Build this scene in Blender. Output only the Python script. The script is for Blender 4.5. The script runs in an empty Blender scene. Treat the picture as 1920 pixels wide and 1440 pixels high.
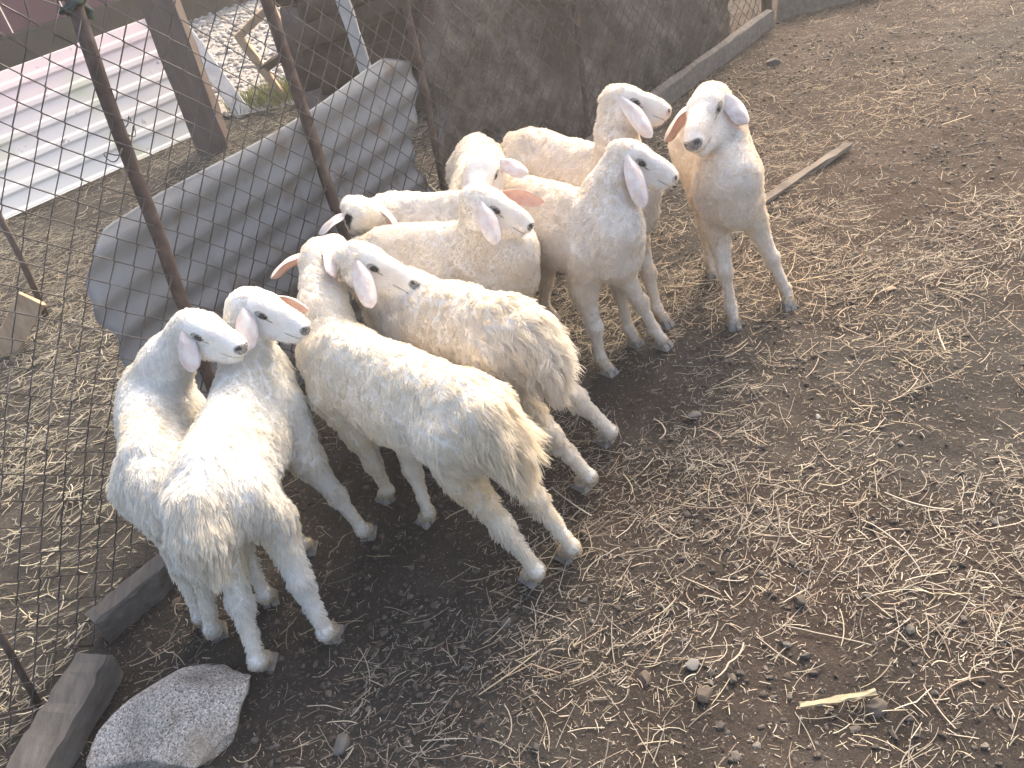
import bpy, math
import numpy as np
from mathutils import Matrix, Vector
from mathutils.kdtree import KDTree

rng = np.random.default_rng(11)
scene = bpy.context.scene
col = scene.collection

# ------------------------------------------------------------------ camera
CAM_H, PITCH, ROLL, FPX = 1.6, math.radians(37), math.radians(13), 1600.0
_F = np.array([0, math.cos(PITCH), -math.sin(PITCH)])
_r0 = np.array([1.0, 0, 0]); _u0 = np.array([0, math.sin(PITCH), math.cos(PITCH)])
_R = math.cos(ROLL) * _r0 - math.sin(ROLL) * _u0
_U = math.cos(ROLL) * _u0 + math.sin(ROLL) * _r0
CAM = np.array([0, 0, CAM_H])
cd = bpy.data.cameras.new('camera'); cam = bpy.data.objects.new('camera', cd); col.objects.link(cam)
cd.sensor_width = 36; cd.sensor_fit = 'HORIZONTAL'; cd.lens = 36 * FPX / 1920; cd.clip_start = 0.05; cd.clip_end = 400
cam.matrix_world = Matrix(((_R[0], _U[0], -_F[0], 0), (_R[1], _U[1], -_F[1], 0), (_R[2], _U[2], -_F[2], CAM_H), (0, 0, 0, 1)))
scene.camera = cam

# ------------------------------------------------------------------ light
SUN_AZ, SUN_EL = math.radians(28), math.radians(36)     # azimuth clockwise from +Y
w = bpy.data.worlds.new('World'); scene.world = w; w.use_nodes = True
nt = w.node_tree; bg = nt.nodes['Background']
sky = nt.nodes.new('ShaderNodeTexSky'); sky.sky_type = 'NISHITA'; sky.sun_disc = False
sky.sun_elevation = SUN_EL; sky.sun_rotation = SUN_AZ; sky.air_density = 1.0; sky.dust_density = 7.0; sky.ozone_density = 0.4
nt.links.new(sky.outputs[0], bg.inputs[0]); bg.inputs[1].default_value = 0.13
sl = bpy.data.lights.new('sun', 'SUN'); sun = bpy.data.objects.new('sun', sl); col.objects.link(sun)
sl.energy = 1.2; sl.angle = math.radians(22); sl.color = (1.0, 0.85, 0.64)
sdir = Vector((math.sin(SUN_AZ) * math.cos(SUN_EL), math.cos(SUN_AZ) * math.cos(SUN_EL), math.sin(SUN_EL)))
sun.rotation_euler = sdir.to_track_quat('Z', 'Y').to_euler()
vs = scene.view_settings; vs.view_transform = 'Standard'; vs.look = 'None'; vs.gamma = 1.0; vs.exposure = 1.93
scene.cycles.max_bounces = 8; scene.cycles.diffuse_bounces = 5

# ------------------------------------------------------------------ helpers
def ray(x, y):
    return _F + _R * (x - 960) / FPX - _U * (y - 720) / FPX
def P(x, y, z=0.0):
    d = ray(x, y); return CAM + d * ((z - CAM_H) / d[2])
def near_ray(x, y, ref):
    """the point on a pixel's ray at the depth of ref"""
    d = ray(x, y); return CAM + d * ((np.asarray(ref) - CAM) @ _F)
def on_ray_dist(x, y, c, L, near=True):
    """the point on a pixel's ray at distance L from c (closest approach when out of reach)"""
    d = ray(x, y); d = d / np.linalg.norm(d); m = (c - CAM) @ d; q = CAM + d * m; h2 = L * L - (q - c) @ (q - c)
    if h2 <= 0: return c + (q - c) / np.linalg.norm(q - c) * L
    return q + d * (-math.sqrt(h2) if near else math.sqrt(h2))
def on_y(x, y, yy):
    d = ray(x, y); return CAM + d * (yy / d[1])
def unit(v):
    v = np.asarray(v, float); return v / (np.linalg.norm(v) + 1e-12)

def hash2(ix, iy, seed):
    n = (ix.astype(np.int64) * 374761393 + iy.astype(np.int64) * 668265263 + seed * 974711) & 0x7fffffff
    n = ((n ^ (n >> 13)) * 1274126177) & 0x7fffffff
    n = n ^ (n >> 16)
    return (n & 0xffff) / 65535.0
def vnoise(x, y, seed=0):
    ix, iy = np.floor(x), np.floor(y); fx, fy = x - ix, y - iy
    fx = fx * fx * (3 - 2 * fx); fy = fy * fy * (3 - 2 * fy)
    a, b = hash2(ix, iy, seed), hash2(ix + 1, iy, seed); c, d = hash2(ix, iy + 1, seed), hash2(ix + 1, iy + 1, seed)
    return (a * (1 - fx) + b * fx) * (1 - fy) + (c * (1 - fx) + d * fx) * fy
def fbm(x, y, seed=0, o=4):
    s = 0; a = .5
    for i in range(o): s = s + a * vnoise(x * 2 ** i, y * 2 ** i, seed + i); a *= .5
    return s / (1 - .5 ** o)
def gh(x, y):
    """ground height"""
    x = np.asarray(x, float); y = np.asarray(y, float)
    fade = np.clip((6.2 - y) / 1.2, 0, 1) * np.clip((5.5 - np.abs(x)) / 1.5, 0, 1)
    return fade * (.026 * (fbm(x * 2.3 + 9, y * 2.3 + 4, 1) - .5) + .024 * (fbm(x * 13, y * 13, 5, 4) - .5)) - .003

def fast_mesh(name, V, faces, smooth=True):
    """faces: (n,3) or (n,4) int array"""
    me = bpy.data.meshes.new(name); V = np.asarray(V, np.float32); faces = np.asarray(faces, np.int32)
    n, k = faces.shape
    me.vertices.add(len(V)); me.vertices.foreach_set('co', V.ravel())
    me.loops.add(n * k); me.loops.foreach_set('vertex_index', faces.ravel())
    me.polygons.add(n); me.polygons.foreach_set('loop_start', np.arange(0, n * k, k, dtype=np.int32))
    me.polygons.foreach_set('use_smooth', np.full(n, smooth)); me.update(calc_edges=True); me.validate()
    return me
def link(name, me, mat=None, parent=None):
    o = bpy.data.objects.new(name, me); col.objects.link(o)
    if mat is not None and me is not None: me.materials.append(mat)
    if parent is not None: o.parent = parent
    return o
def tag(o, label=None, cat=None, group=None, kind=None):
    if label: o['label'] = label
    if cat: o['category'] = cat
    if group: o['group'] = group
    if kind: o['kind'] = kind
    return o
def empty(name, loc, label, cat, group=None):
    o = bpy.data.objects.new(name, None); col.objects.link(o); o.location = loc; o.empty_display_size = .1
    return tag(o, label, cat, group)
def pattr(me, name, arr, typ='FLOAT_COLOR'):
    a = me.attributes.new(name, typ, 'POINT'); arr = np.asarray(arr, np.float32)
    a.data.foreach_set({'FLOAT_COLOR': 'color', 'FLOAT_VECTOR': 'vector', 'FLOAT': 'value'}[typ], arr.ravel())

def tube_data(pts, rad, sides=6, caps=True):
    pts = np.asarray(pts, float); n = len(pts); rad = np.broadcast_to(rad, n)
    T = np.gradient(pts, axis=0); T /= np.linalg.norm(T, axis=1)[:, None] + 1e-9
    ref = np.array([0, 0, 1.0]) if abs(T[0][2]) < .9 else np.array([1.0, 0, 0])
    A = np.cross(T, ref); A /= np.linalg.norm(A, axis=1)[:, None] + 1e-9; B = np.cross(T, A)
    ang = np.arange(sides) * 2 * math.pi / sides
    V = (pts[:, None] + rad[:, None, None] * (np.cos(ang)[None, :, None] * A[:, None] + np.sin(ang)[None, :, None] * B[:, None])).reshape(-1, 3)
    f = []
    for i in range(n - 1):
        for j in range(sides):
            a, b = i * sides + j, i * sides + (j + 1) % sides; f.append((a, b, b + sides, a + sides))
    if caps:
        V = np.vstack([V, pts[0], pts[-1]])
        for j in range(sides):
            f.append((len(V) - 2, (j + 1) % sides, j, j)); k = (n - 1) * sides; f.append((len(V) - 1, k + j, k + (j + 1) % sides, k + (j + 1) % sides))
    return V, f
def pymesh(name, V, faces, smooth=True):
    me = bpy.data.meshes.new(name); me.from_pydata([tuple(v) for v in V], [], [tuple(dict.fromkeys(f)) for f in faces]); me.update()
    if smooth: me.polygons.foreach_set('use_smooth', np.ones(len(me.polygons), bool))
    return me
def tube(name, pts, rad, mat, parent=None, sides=6):
    V, f = tube_data(pts, rad, sides); return link(name, pymesh(name, V, f), mat, parent)

def beam(name, a, b, wdt, hgt, mat, parent=None, up=(0, 0, 1), seg=10, rough=.0022, seed=0, bev=.005):
    """a sawn board from a to b with worn, slightly uneven edges (a, b: centre of its section)"""
    a, b = np.asarray(a, float), np.asarray(b, float); d = unit(b - a); s = unit(np.cross(d, up)); u = np.cross(s, d)
    r = np.random.default_rng(seed); hw, hh = wdt / 2, hgt / 2
    prof = np.array([(-hw + bev, -hh), (hw - bev, -hh), (hw, -hh + bev), (hw, hh - bev), (hw - bev, hh), (-hw + bev, hh), (-hw, hh - bev), (-hw, -hh + bev)])
    V = []; n = len(prof)
    for i in range(seg + 1):
        c = a + (b - a) * i / seg; pr = prof + r.normal(0, rough, prof.shape)
        for x, z in pr: V.append(c + s * x + u * z + (d * r.normal(0, rough * 1.5) if i in (0, seg) else 0))
    f = [(i * n + j, i * n + (j + 1) % n, (i + 1) * n + (j + 1) % n, (i + 1) * n + j) for i in range(seg) for j in range(n)]
    f.append(tuple(range(n))[::-1]); f.append(tuple(range(seg * n, seg * n + n)))
    me = bpy.data.meshes.new(name); me.from_pydata([tuple(v) for v in V], [], f); me.update()
    return link(name, me, mat, parent)

# ------------------------------------------------------------------ materials
def newmat(name):
    m = bpy.data.materials.new(name); m.use_nodes = True
    return m, m.node_tree, m.node_tree.nodes['Principled BSDF']
def N(t, typ, **kw):
    n = t.nodes.new(typ)
    for k, v in kw.items():
        if k.startswith('i_'): n.inputs[k[2:].replace('_', ' ')].default_value = v
        else: setattr(n, k, v)
    return n
def ramp(t, src, stops):
    r = t.nodes.new('ShaderNodeValToRGB'); e = r.color_ramp.elements
    while len(e) < len(stops): e.new(.5)
    for k, (p, c) in enumerate(stops): e[k].position = p; e[k].color = (*c, 1)
    t.links.new(src, r.inputs[0]); return r.outputs[0]
def mixc(t, fac, a, b, mode='MIX'):
    m = t.nodes.new('ShaderNodeMix'); m.data_type = 'RGBA'; m.blend_type = mode
    for s, v in ((m.inputs[0], fac), (m.inputs[6], a), (m.inputs[7], b)):
        if isinstance(v, (int, float)): s.default_value = v
        elif isinstance(v, tuple): s.default_value = (*v, 1)
        else: t.links.new(v, s)
    return m.outputs[2]
def surf(name, stops, scale=8, detail=6, rough=.85, bump=.3, bscale=40, dist=.01, spec=.25, metal=0, stretch=None, second=None):
    """noise-coloured surface with fine relief; object coordinates"""
    m, t, b = newmat(name); tc = N(t, 'ShaderNodeTexCoord'); src = tc.outputs['Object']
    if stretch:
        mp = N(t, 'ShaderNodeMapping'); mp.inputs['Scale'].default_value = stretch; t.links.new(src, mp.inputs[0]); src = mp.outputs[0]
    n = N(t, 'ShaderNodeTexNoise', i_Scale=scale, i_Detail=detail, i_Roughness=.65); t.links.new(src, n.inputs['Vector'])
    c = ramp(t, n.outputs[0], stops)
    if second:
        n3 = N(t, 'ShaderNodeTexNoise', i_Scale=second[0], i_Detail=3.0); t.links.new(src, n3.inputs['Vector'])
        f = ramp(t, n3.outputs[0], [(second[1], (0, 0, 0)), (second[2], (1, 1, 1))]); c = mixc(t, f, c, second[3])
    t.links.new(c, b.inputs['Base Color'])
    b.inputs['Roughness'].default_value = rough; b.inputs['Specular IOR Level'].default_value = spec; b.inputs['Metallic'].default_value = metal
    n2 = N(t, 'ShaderNodeTexNoise', i_Scale=bscale, i_Detail=8.0, i_Roughness=.7); t.links.new(src, n2.inputs['Vector'])
    bp = N(t, 'ShaderNodeBump', i_Strength=bump, i_Distance=dist); t.links.new(n2.outputs[0], bp.inputs['Height']); t.links.new(bp.outputs[0], b.inputs['Normal'])
    return m
def vcol_mat(name, rough=.8, spec=.2, trans=0.0):
    m, t, b = newmat(name); a = N(t, 'ShaderNodeAttribute', attribute_name='tint'); t.links.new(a.outputs['Color'], b.inputs['Base Color'])
    b.inputs['Roughness'].default_value = rough; b.inputs['Specular IOR Level'].default_value = spec
    return m

def soil_mat():
    m, t, b = newmat('soil'); tc = N(t, 'ShaderNodeTexCoord'); src = tc.outputs['Object']
    n = N(t, 'ShaderNodeTexNoise', i_Scale=4.0, i_Detail=12.0, i_Roughness=.72); t.links.new(src, n.inputs['Vector'])
    g = ramp(t, n.outputs[0], [(.25, (.030, .028, .026)), (.5, (.058, .053, .049)), (.75, (.098, .090, .082))])
    wm = ramp(t, n.outputs[0], [(.25, (.034, .024, .019)), (.5, (.068, .048, .038)), (.75, (.112, .083, .066))])
    n1 = N(t, 'ShaderNodeTexNoise', i_Scale=.9, i_Detail=3.0); t.links.new(src, n1.inputs['Vector']); sp = N(t, 'ShaderNodeSeparateXYZ'); t.links.new(src, sp.inputs[0]); gx_ = N(t, 'ShaderNodeMath', operation='MULTIPLY_ADD'); gx_.inputs[1].default_value = .085; t.links.new(sp.outputs[0], gx_.inputs[0]); t.links.new(n1.outputs[0], gx_.inputs[2])
    c = mixc(t, ramp(t, gx_.outputs[0], [(.46, (0, 0, 0)), (.66, (1, 1, 1))]), g, wm)
    n2 = N(t, 'ShaderNodeTexNoise', i_Scale=160.0, i_Detail=3.0); t.links.new(src, n2.inputs['Vector']); c = mixc(t, ramp(t, n2.outputs[0], [(.60, (0, 0, 0)), (.72, (1, 1, 1))]), c, (.16, .14, .12))
    t.links.new(c, b.inputs['Base Color']); b.inputs['Roughness'].default_value = .95; b.inputs['Specular IOR Level'].default_value = .1
    n3 = N(t, 'ShaderNodeTexNoise', i_Scale=70.0, i_Detail=10.0, i_Roughness=.75); t.links.new(src, n3.inputs['Vector'])
    bp = N(t, 'ShaderNodeBump', i_Strength=1.0, i_Distance=.02); t.links.new(n3.outputs[0], bp.inputs['Height']); t.links.new(bp.outputs[0], b.inputs['Normal']); return m
M_soil = soil_mat()
M_clod = surf('clod', [(.3, (.035, .028, .023)), (.7, (.085, .068, .056))], scale=9, rough=.95, bump=.6, bscale=120, dist=.006, spec=.1)
M_straw = vcol_mat('straw', .6, .3)
M_wire = surf('galvanised_wire', [(.3, (.075, .07, .07)), (.7, (.15, .14, .14))], scale=30, rough=.55, bump=.1, spec=.4, metal=.4)
M_rust = surf('rusty_steel', [(.3, (.05, .034, .030)), (.55, (.10, .074, .066)), (.8, (.19, .165, .15))], scale=14, rough=.8, bump=.35, bscale=60, dist=.004)
M_wood = surf('grey_wood', [(.25, (.085, .076, .068)), (.6, (.17, .155, .14)), (.85, (.26, .24, .22))], scale=5, detail=8, rough=.9, bump=.5, bscale=25, dist=.006, stretch=(9, 1.6, 9), spec=.15)
M_darkwood = surf('dark_wood', [(.25, (.022, .016, .014)), (.6, (.055, .040, .034)), (.85, (.10, .078, .064))], scale=5, rough=.9, bump=.5, bscale=25, dist=.008, stretch=(5, 5, 1.2), spec=.12)
M_beam = surf('brown_timber', [(.25, (.075, .055, .052)), (.6, (.115, .088, .084)), (.85, (.16, .125, .118))], scale=4, rough=.85, bump=.3, bscale=30, dist=.004, stretch=(8, 8, .8))
M_palewood = surf('pale_wood', [(.25, (.30, .20, .12)), (.6, (.45, .33, .22)), (.85, (.55, .43, .31))], scale=5, rough=.8, bump=.3, bscale=30, dist=.003, stretch=(8, 8, 1))
M_chip = surf('splinter_wood', [(.3, (.26, .22, .14)), (.7, (.38, .33, .22))], scale=9, rough=.8, bump=.3, bscale=30, dist=.003, stretch=(8, 8, 1))
M_lath = surf('lath_wood', [(.3, (.10, .080, .064)), (.7, (.20, .165, .135))], scale=9, rough=.9, bump=.4, bscale=30, dist=.004)
M_white = surf('white_paint', [(.3, (.42, .41, .40)), (.7, (.62, .60, .58))], scale=12, rough=.6, bump=.2, bscale=60, dist=.002)
M_sheet = surf('zinc_sheet', [(.25, (.17, .18, .195)), (.5, (.23, .245, .265)), (.8, (.30, .315, .335))], scale=3.4, detail=10, rough=.75, bump=.2, bscale=60, dist=.004, spec=.25, metal=0,
               second=(9, .58, .74, (.17, .14, .12)))
M_maroon = surf('maroon_paint', [(.3, (.060, .010, .030)), (.7, (.115, .026, .062))], scale=1.2, rough=.45, bump=.05, spec=.4)
M_black = surf('shade_black', [(.3, (.012, .011, .011)), (.7, (.03, .027, .025))], scale=6, rough=.9)  # near-black standing in for shade below the maroon planks
M_tarp = surf('brown_sacking', [(.30, (.10, .082, .070)), (.5, (.21, .18, .155)), (.70, (.36, .315, .28))], scale=11, detail=12, rough=.95, bump=1.0, bscale=26, dist=.05, spec=.1,
              second=(2.2, .5, .66, (.14, .11, .093)))
M_gravelbed = surf('gravel_bed', [(.3, (.30, .28, .27)), (.7, (.52, .50, .48))], scale=40, detail=8, rough=.9, bump=1.0, bscale=60, dist=.03)
M_pebble = vcol_mat('pebble', .85, .25)
M_leaf = vcol_mat('grass_blade', .6, .3)
M_cloth = surf('green_rag', [(.3, (.035, .05, .045)), (.7, (.09, .12, .11))], scale=25, rough=.9, bump=.4)

def panel_mat():
    m, t, b = newmat('faded_panel_paint'); tc = N(t, 'ShaderNodeTexCoord')
    sx = N(t, 'ShaderNodeSeparateXYZ'); t.links.new(tc.outputs['Object'], sx.inputs[0])
    n = N(t, 'ShaderNodeTexNoise', i_Scale=2.2, i_Detail=5.0); t.links.new(tc.outputs['Object'], n.inputs['Vector'])
    add = N(t, 'ShaderNodeMath', operation='MULTIPLY_ADD'); t.links.new(n.outputs[0], add.inputs[0]); add.inputs[1].default_value = .35; zz = N(t, 'ShaderNodeMath', operation='MULTIPLY'); zz.inputs[1].default_value = 1.35; t.links.new(sx.outputs[2], zz.inputs[0]); t.links.new(zz.outputs[0], add.inputs[2])
    c = ramp(t, add.outputs[0], [(.15, (.74, .73, .68)), (.45, (.78, .73, .67)), (.8, (.78, .69, .64)), (1.0, (.80, .63, .60))])
    n2 = N(t, 'ShaderNodeTexNoise', i_Scale=3.5, i_Detail=2.0); t.links.new(tc.outputs['Object'], n2.inputs['Vector'])
    f = ramp(t, n2.outputs[0], [(.58, (0, 0, 0)), (.72, (1, 1, 1))]); c = mixc(t, f, c, (.62, .60, .44))
    n3 = N(t, 'ShaderNodeTexNoise', i_Scale=18.0, i_Detail=6.0); t.links.new(tc.outputs['Object'], n3.inputs['Vector'])
    f = ramp(t, n3.outputs[0], [(.66, (0, 0, 0)), (.74, (1, 1, 1))]); c = mixc(t, f, c, (.33, .27, .26))
    t.links.new(c, b.inputs['Base Color']); b.inputs['Roughness'].default_value = .5; return m
M_panel = panel_mat()

def granite():
    m, t, b = newmat('granite'); tc = N(t, 'ShaderNodeTexCoord')
    n = N(t, 'ShaderNodeTexNoise', i_Scale=7.0, i_Detail=4.0); t.links.new(tc.outputs['Object'], n.inputs['Vector'])
    c = ramp(t, n.outputs[0], [(.3, (.24, .21, .18)), (.55, (.39, .355, .315)), (.75, (.52, .485, .44))])
    v = N(t, 'ShaderNodeTexVoronoi', i_Scale=330.0); t.links.new(tc.outputs['Object'], v.inputs['Vector'])
    sp = N(t, 'ShaderNodeSeparateColor'); t.links.new(v.outputs['Color'], sp.inputs[0])
    g = ramp(t, sp.outputs[0], [(0, (.25, .25, .25)), (.3, (.8, .8, .8)), (.7, (1.1, 1.1, 1.1)), (1, (1.7, 1.7, 1.7))])
    c = mixc(t, 1.0, c, g, 'MULTIPLY')
    n2 = N(t, 'ShaderNodeTexNoise', i_Scale=4.0, i_Detail=5.0); t.links.new(tc.outputs['Object'], n2.inputs['Vector'])
    f = ramp(t, n2.outputs[0], [(.56, (0, 0, 0)), (.70, (1, 1, 1))]); c = mixc(t, f, c, (.25, .20, .145))
    t.links.new(c, b.inputs['Base Color']); b.inputs['Roughness'].default_value = .85
    bp = N(t, 'ShaderNodeBump', i_Strength=.6, i_Distance=.006); n3 = N(t, 'ShaderNodeTexNoise', i_Scale=70.0, i_Detail=8.0); t.links.new(tc.outputs['Object'], n3.inputs['Vector'])
    t.links.new(n3.outputs[0], bp.inputs['Height']); t.links.new(bp.outputs[0], b.inputs['Normal']); return m
M_granite = granite()

# ------------------------------------------------------------------ the ground
def axis(lo, hi, step, far_lo, far_hi):
    core = np.arange(lo, hi, step); g = [core[-1]]; s = step
    while g[-1] < far_hi: s *= 1.25; g.append(g[-1] + s)
    k = [core[0]]; s = step
    while k[-1] > far_lo: s *= 1.25; k.append(k[-1] - s)
    return np.concatenate([k[:0:-1], core, g[1:]])
gx = axis(-2.4, 3.6, .017, -45, 45); gy = axis(.5, 5.6, .017, -18, 60)
X, Y = np.meshgrid(gx, gy, indexing='ij'); Z = gh(X, Y)
i, j = np.meshgrid(np.arange(len(gx) - 1), np.arange(len(gy) - 1), indexing='ij'); a = i * len(gy) + j
quads = np.stack([a, a + len(gy), a + len(gy) + 1, a + 1], -1).reshape(-1, 4)
ground = tag(link('ground', fast_mesh('ground', np.stack([X, Y, Z], -1).reshape(-1, 3), quads), M_soil), 'dark brown trampled soil of the pen and yard', kind='structure')

# ------------------------------------------------------------------ the fence line
FP = np.array([(-1.55, .45), (-1.3, 1.1), (-1.05, 1.75), (-.6, 2.45), (.05, 3.2), (1.9, 4.95)])
_seg = np.linalg.norm(np.diff(FP, axis=0), axis=1); _cum = np.concatenate([[0], np.cumsum(_seg)])
def fpos(t, z, off=0.0):
    """a point of the mesh at arc length t; off: metres outside the pen"""
    t = np.asarray(t, float); e = .18
    def lin(q): return np.stack([np.interp(q, _cum, FP[:, 0]), np.interp(q, _cum, FP[:, 1])], -1)
    p = (lin(t - e) + 2 * lin(t) + lin(t + e)) / 4; tg = lin(np.minimum(t + .05, _cum[-1])) - lin(t - .05); tg = tg / (np.linalg.norm(tg, axis=-1, keepdims=True) + 1e-9)
    nrm = np.stack([-tg[..., 1], tg[..., 0]], -1)
    p = p + nrm * np.asarray(off)[..., None]
    return np.concatenate([p, np.broadcast_to(z, t.shape)[..., None]], -1)
def fence_hit(x, y, off=0.0):
    """where a pixel's ray meets the fence surface: (arc length, height)"""
    d = ray(x, y); best = None
    for k in range(len(FP) - 1):
        a, b = FP[k], FP[k + 1]; e = b - a; n = np.array([-e[1], e[0]]) / np.hypot(*e); a = a + n * off
        t = ((a - CAM[:2]) @ n) / (d[:2] @ n); p = CAM + d * t; s = ((p[:2] - a) @ e) / (e @ e)
        if -.02 <= s <= 1.02 and t > 0 and (best is None or t < best[0]): best = (t, _cum[k] + s * _seg[k], p[2])
    return best[1], best[2]

# ------------------------------------------------------------------ straw and clods on the ground
def outside(x, y):
    """signed: positive outside the fence"""
    best = np.full(x.shape, 1e9); sg = np.zeros(x.shape)
    for k in range(len(FP) - 1):
        a, b = FP[k], FP[k + 1]; e = b - a; L2 = e @ e; s = np.clip(((x - a[0]) * e[0] + (y - a[1]) * e[1]) / L2, 0, 1)
        dx, dy = x - a[0] - s * e[0], y - a[1] - s * e[1]; d = np.hypot(dx, dy); cr = e[0] * dy - e[1] * dx
        u = d < best; best = np.where(u, d, best); sg = np.where(u, np.sign(cr), sg)
    return best * sg
def in_view(x, y, m=120):
    d = np.stack([x, y, np.full_like(x, -CAM_H)], -1); wv = d @ _F
    px = 960 + FPX * (d @ _R) / np.maximum(wv, .01); py = 720 - FPX * (d @ _U) / np.maximum(wv, .01)
    return (wv > .2) & (px > -m) & (px < 1920 + m) & (py > -m) & (py < 1440 + m), px, py
def straw_set(n, box, dens, lmin, lmax, rad, nseg, seed, cols, lift=.006, bias=None):
    r = np.random.default_rng(seed)
    x = r.uniform(box[0], box[1], n * 6); y = r.uniform(box[2], box[3], n * 6)
    ok, px, py = in_view(x, y); k = ok & (r.random(n * 6) < dens(x, y, px, py)); x, y = x[k][:n], y[k][:n]; n = len(x)
    ang = r.uniform(0, math.pi, n) if bias is None else np.where(r.random(n) < .5, r.normal(bias, .5, n), r.uniform(0, math.pi, n))
    L = lmin * (lmax / lmin) ** (r.random(n) ** 1.5); curv = r.normal(0, .5, n) * (1 + (r.random(n) < .15) * 2.0); rr = np.minimum(rad * np.exp(r.normal(0, .38, n)), rad * 1.7)
    s = np.linspace(-.5, .5, nseg + 1); th = ang[:, None] + curv[:, None] * s[None] + (r.random(n) < .12)[:, None] * (s[None] > 0) * r.normal(0, .7, n)[:, None]
    ds = L[:, None] / nseg; cx = np.cumsum(np.cos(th) * ds, 1); cy = np.cumsum(np.sin(th) * ds, 1)
    cx = x[:, None] + cx - cx.mean(1, keepdims=True); cy = y[:, None] + cy - cy.mean(1, keepdims=True)
    tilt = r.normal(0, .10, n) * L; base = np.abs(r.normal(0, lift, n))
    cz = gh(cx, cy); cz = .35 * cz + .65 * cz.max(1, keepdims=True) + base[:, None] + np.maximum(tilt[:, None] * s[None] * 2, -.002) + rr[:, None]
    tx, ty = np.cos(th), np.sin(th)
    V = np.empty((n, nseg + 1, 3, 3)); flat = r.uniform(.4, 1, n)[:, None]
    for q in range(3):
        a = q * 2 * math.pi / 3 + .5; o1 = math.cos(a); o2 = math.sin(a) * flat; taper = (1 - .35 * np.abs(s[None]) * 2 * r.random(n)[:, None])
        V[:, :, q, 0] = cx - ty * o1 * rr[:, None] * taper; V[:, :, q, 1] = cy + tx * o1 * rr[:, None] * taper; V[:, :, q, 2] = cz + o2 * rr[:, None] * taper
    b = (np.arange(n) * (nseg + 1) * 3)[:, None, None] + (np.arange(nseg) * 3)[None, :, None]
    q = np.arange(3)[None, None]; q2 = (q + 1) % 3
    Fq = np.stack([b + q, b + q2, b + 3 + q2, b + 3 + q], -1).reshape(-1, 4)
    cols = np.array(cols); ci = r.integers(0, len(cols), n); c = cols[ci] * r.uniform(.55, 1.2, (n, 1)); wrm = np.clip(fbm(x * 1.1 + 7, y * 1.1, 71, 2) * 1.6 - .8 + np.clip((x * .6 + y * .5 - 1.35) * .7, 0, .9) * (x > 0), 0, 1)[:, None]; c = c * (1 - wrm) + c * np.array([1.05, .92, .77]) * wrm; c = np.repeat(c, (nseg + 1) * 3, 0)
    return V.reshape(-1, 3), Fq, np.concatenate([c, np.ones((len(c), 1))], 1)
def merge(sets):
    o = 0; Vs, Fs, Cs = [], [], []
    for V, Fq, C in sets: Vs.append(V); Fs.append(Fq + o); Cs.append(C); o += len(V)
    return np.vstack(Vs), np.vstack(Fs), np.vstack(Cs)
def dens_pen(x, y, px, py):
    o = outside(x, y); c = fbm(x * 2.6 + 3, y * 2.6, 21, 3); d = np.clip((c - .33) * 3.2, .05, 1)
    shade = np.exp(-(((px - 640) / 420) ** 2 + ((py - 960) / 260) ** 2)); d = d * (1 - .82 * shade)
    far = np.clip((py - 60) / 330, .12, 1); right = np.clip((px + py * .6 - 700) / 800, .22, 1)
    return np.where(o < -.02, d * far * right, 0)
def dens_fine(x, y, px, py):
    return np.where(outside(x, y) < -.02, np.clip(.18 + .8 * dens_pen(x, y, px, py), 0, 1), 0)
def dens_out(x, y, px, py):
    o = outside(x, y); c = fbm(x * 2.2 + 13, y * 2.2, 31, 3); return np.where(o > .03, np.clip(.35 + (c - .4) * 2, .15, 1), 0)
pale = [(.42, .35, .28), (.34, .30, .245), (.48, .43, .34), (.29, .255, .21), (.44, .38, .27), (.28, .21, .16), (.39, .35, .29)]
grey = [(.33, .31, .25), (.40, .37, .30), (.27, .25, .20), (.45, .41, .32), (.36, .32, .22)]
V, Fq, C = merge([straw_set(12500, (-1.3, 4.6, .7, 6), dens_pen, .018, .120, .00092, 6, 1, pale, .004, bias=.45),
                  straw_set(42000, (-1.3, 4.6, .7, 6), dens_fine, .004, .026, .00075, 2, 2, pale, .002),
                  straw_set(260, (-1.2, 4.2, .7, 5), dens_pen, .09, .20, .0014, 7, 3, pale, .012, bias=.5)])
me = fast_mesh('straw', V, Fq); pattr(me, 'tint', C)
tag(link('straw', me, M_straw), 'pale loose straw strewn over the dark soil of the pen', 'straw', kind='stuff')
V, Fq, C = merge([straw_set(19000, (-4.5, 1.5, .9, 5.6), dens_out, .03, .14, .0013, 4, 5, grey, .010, bias=.5),
                  straw_set(8000, (-4.5, 1.5, .9, 5.6), dens_out, .01, .04, .0012, 2, 6, grey, .005)])
me = fast_mesh('straw_litter', V, Fq); pattr(me, 'tint', C)
tag(link('straw_litter', me, M_straw), 'matted greyish straw lying outside the wire fence', 'straw', kind='stuff')

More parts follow.
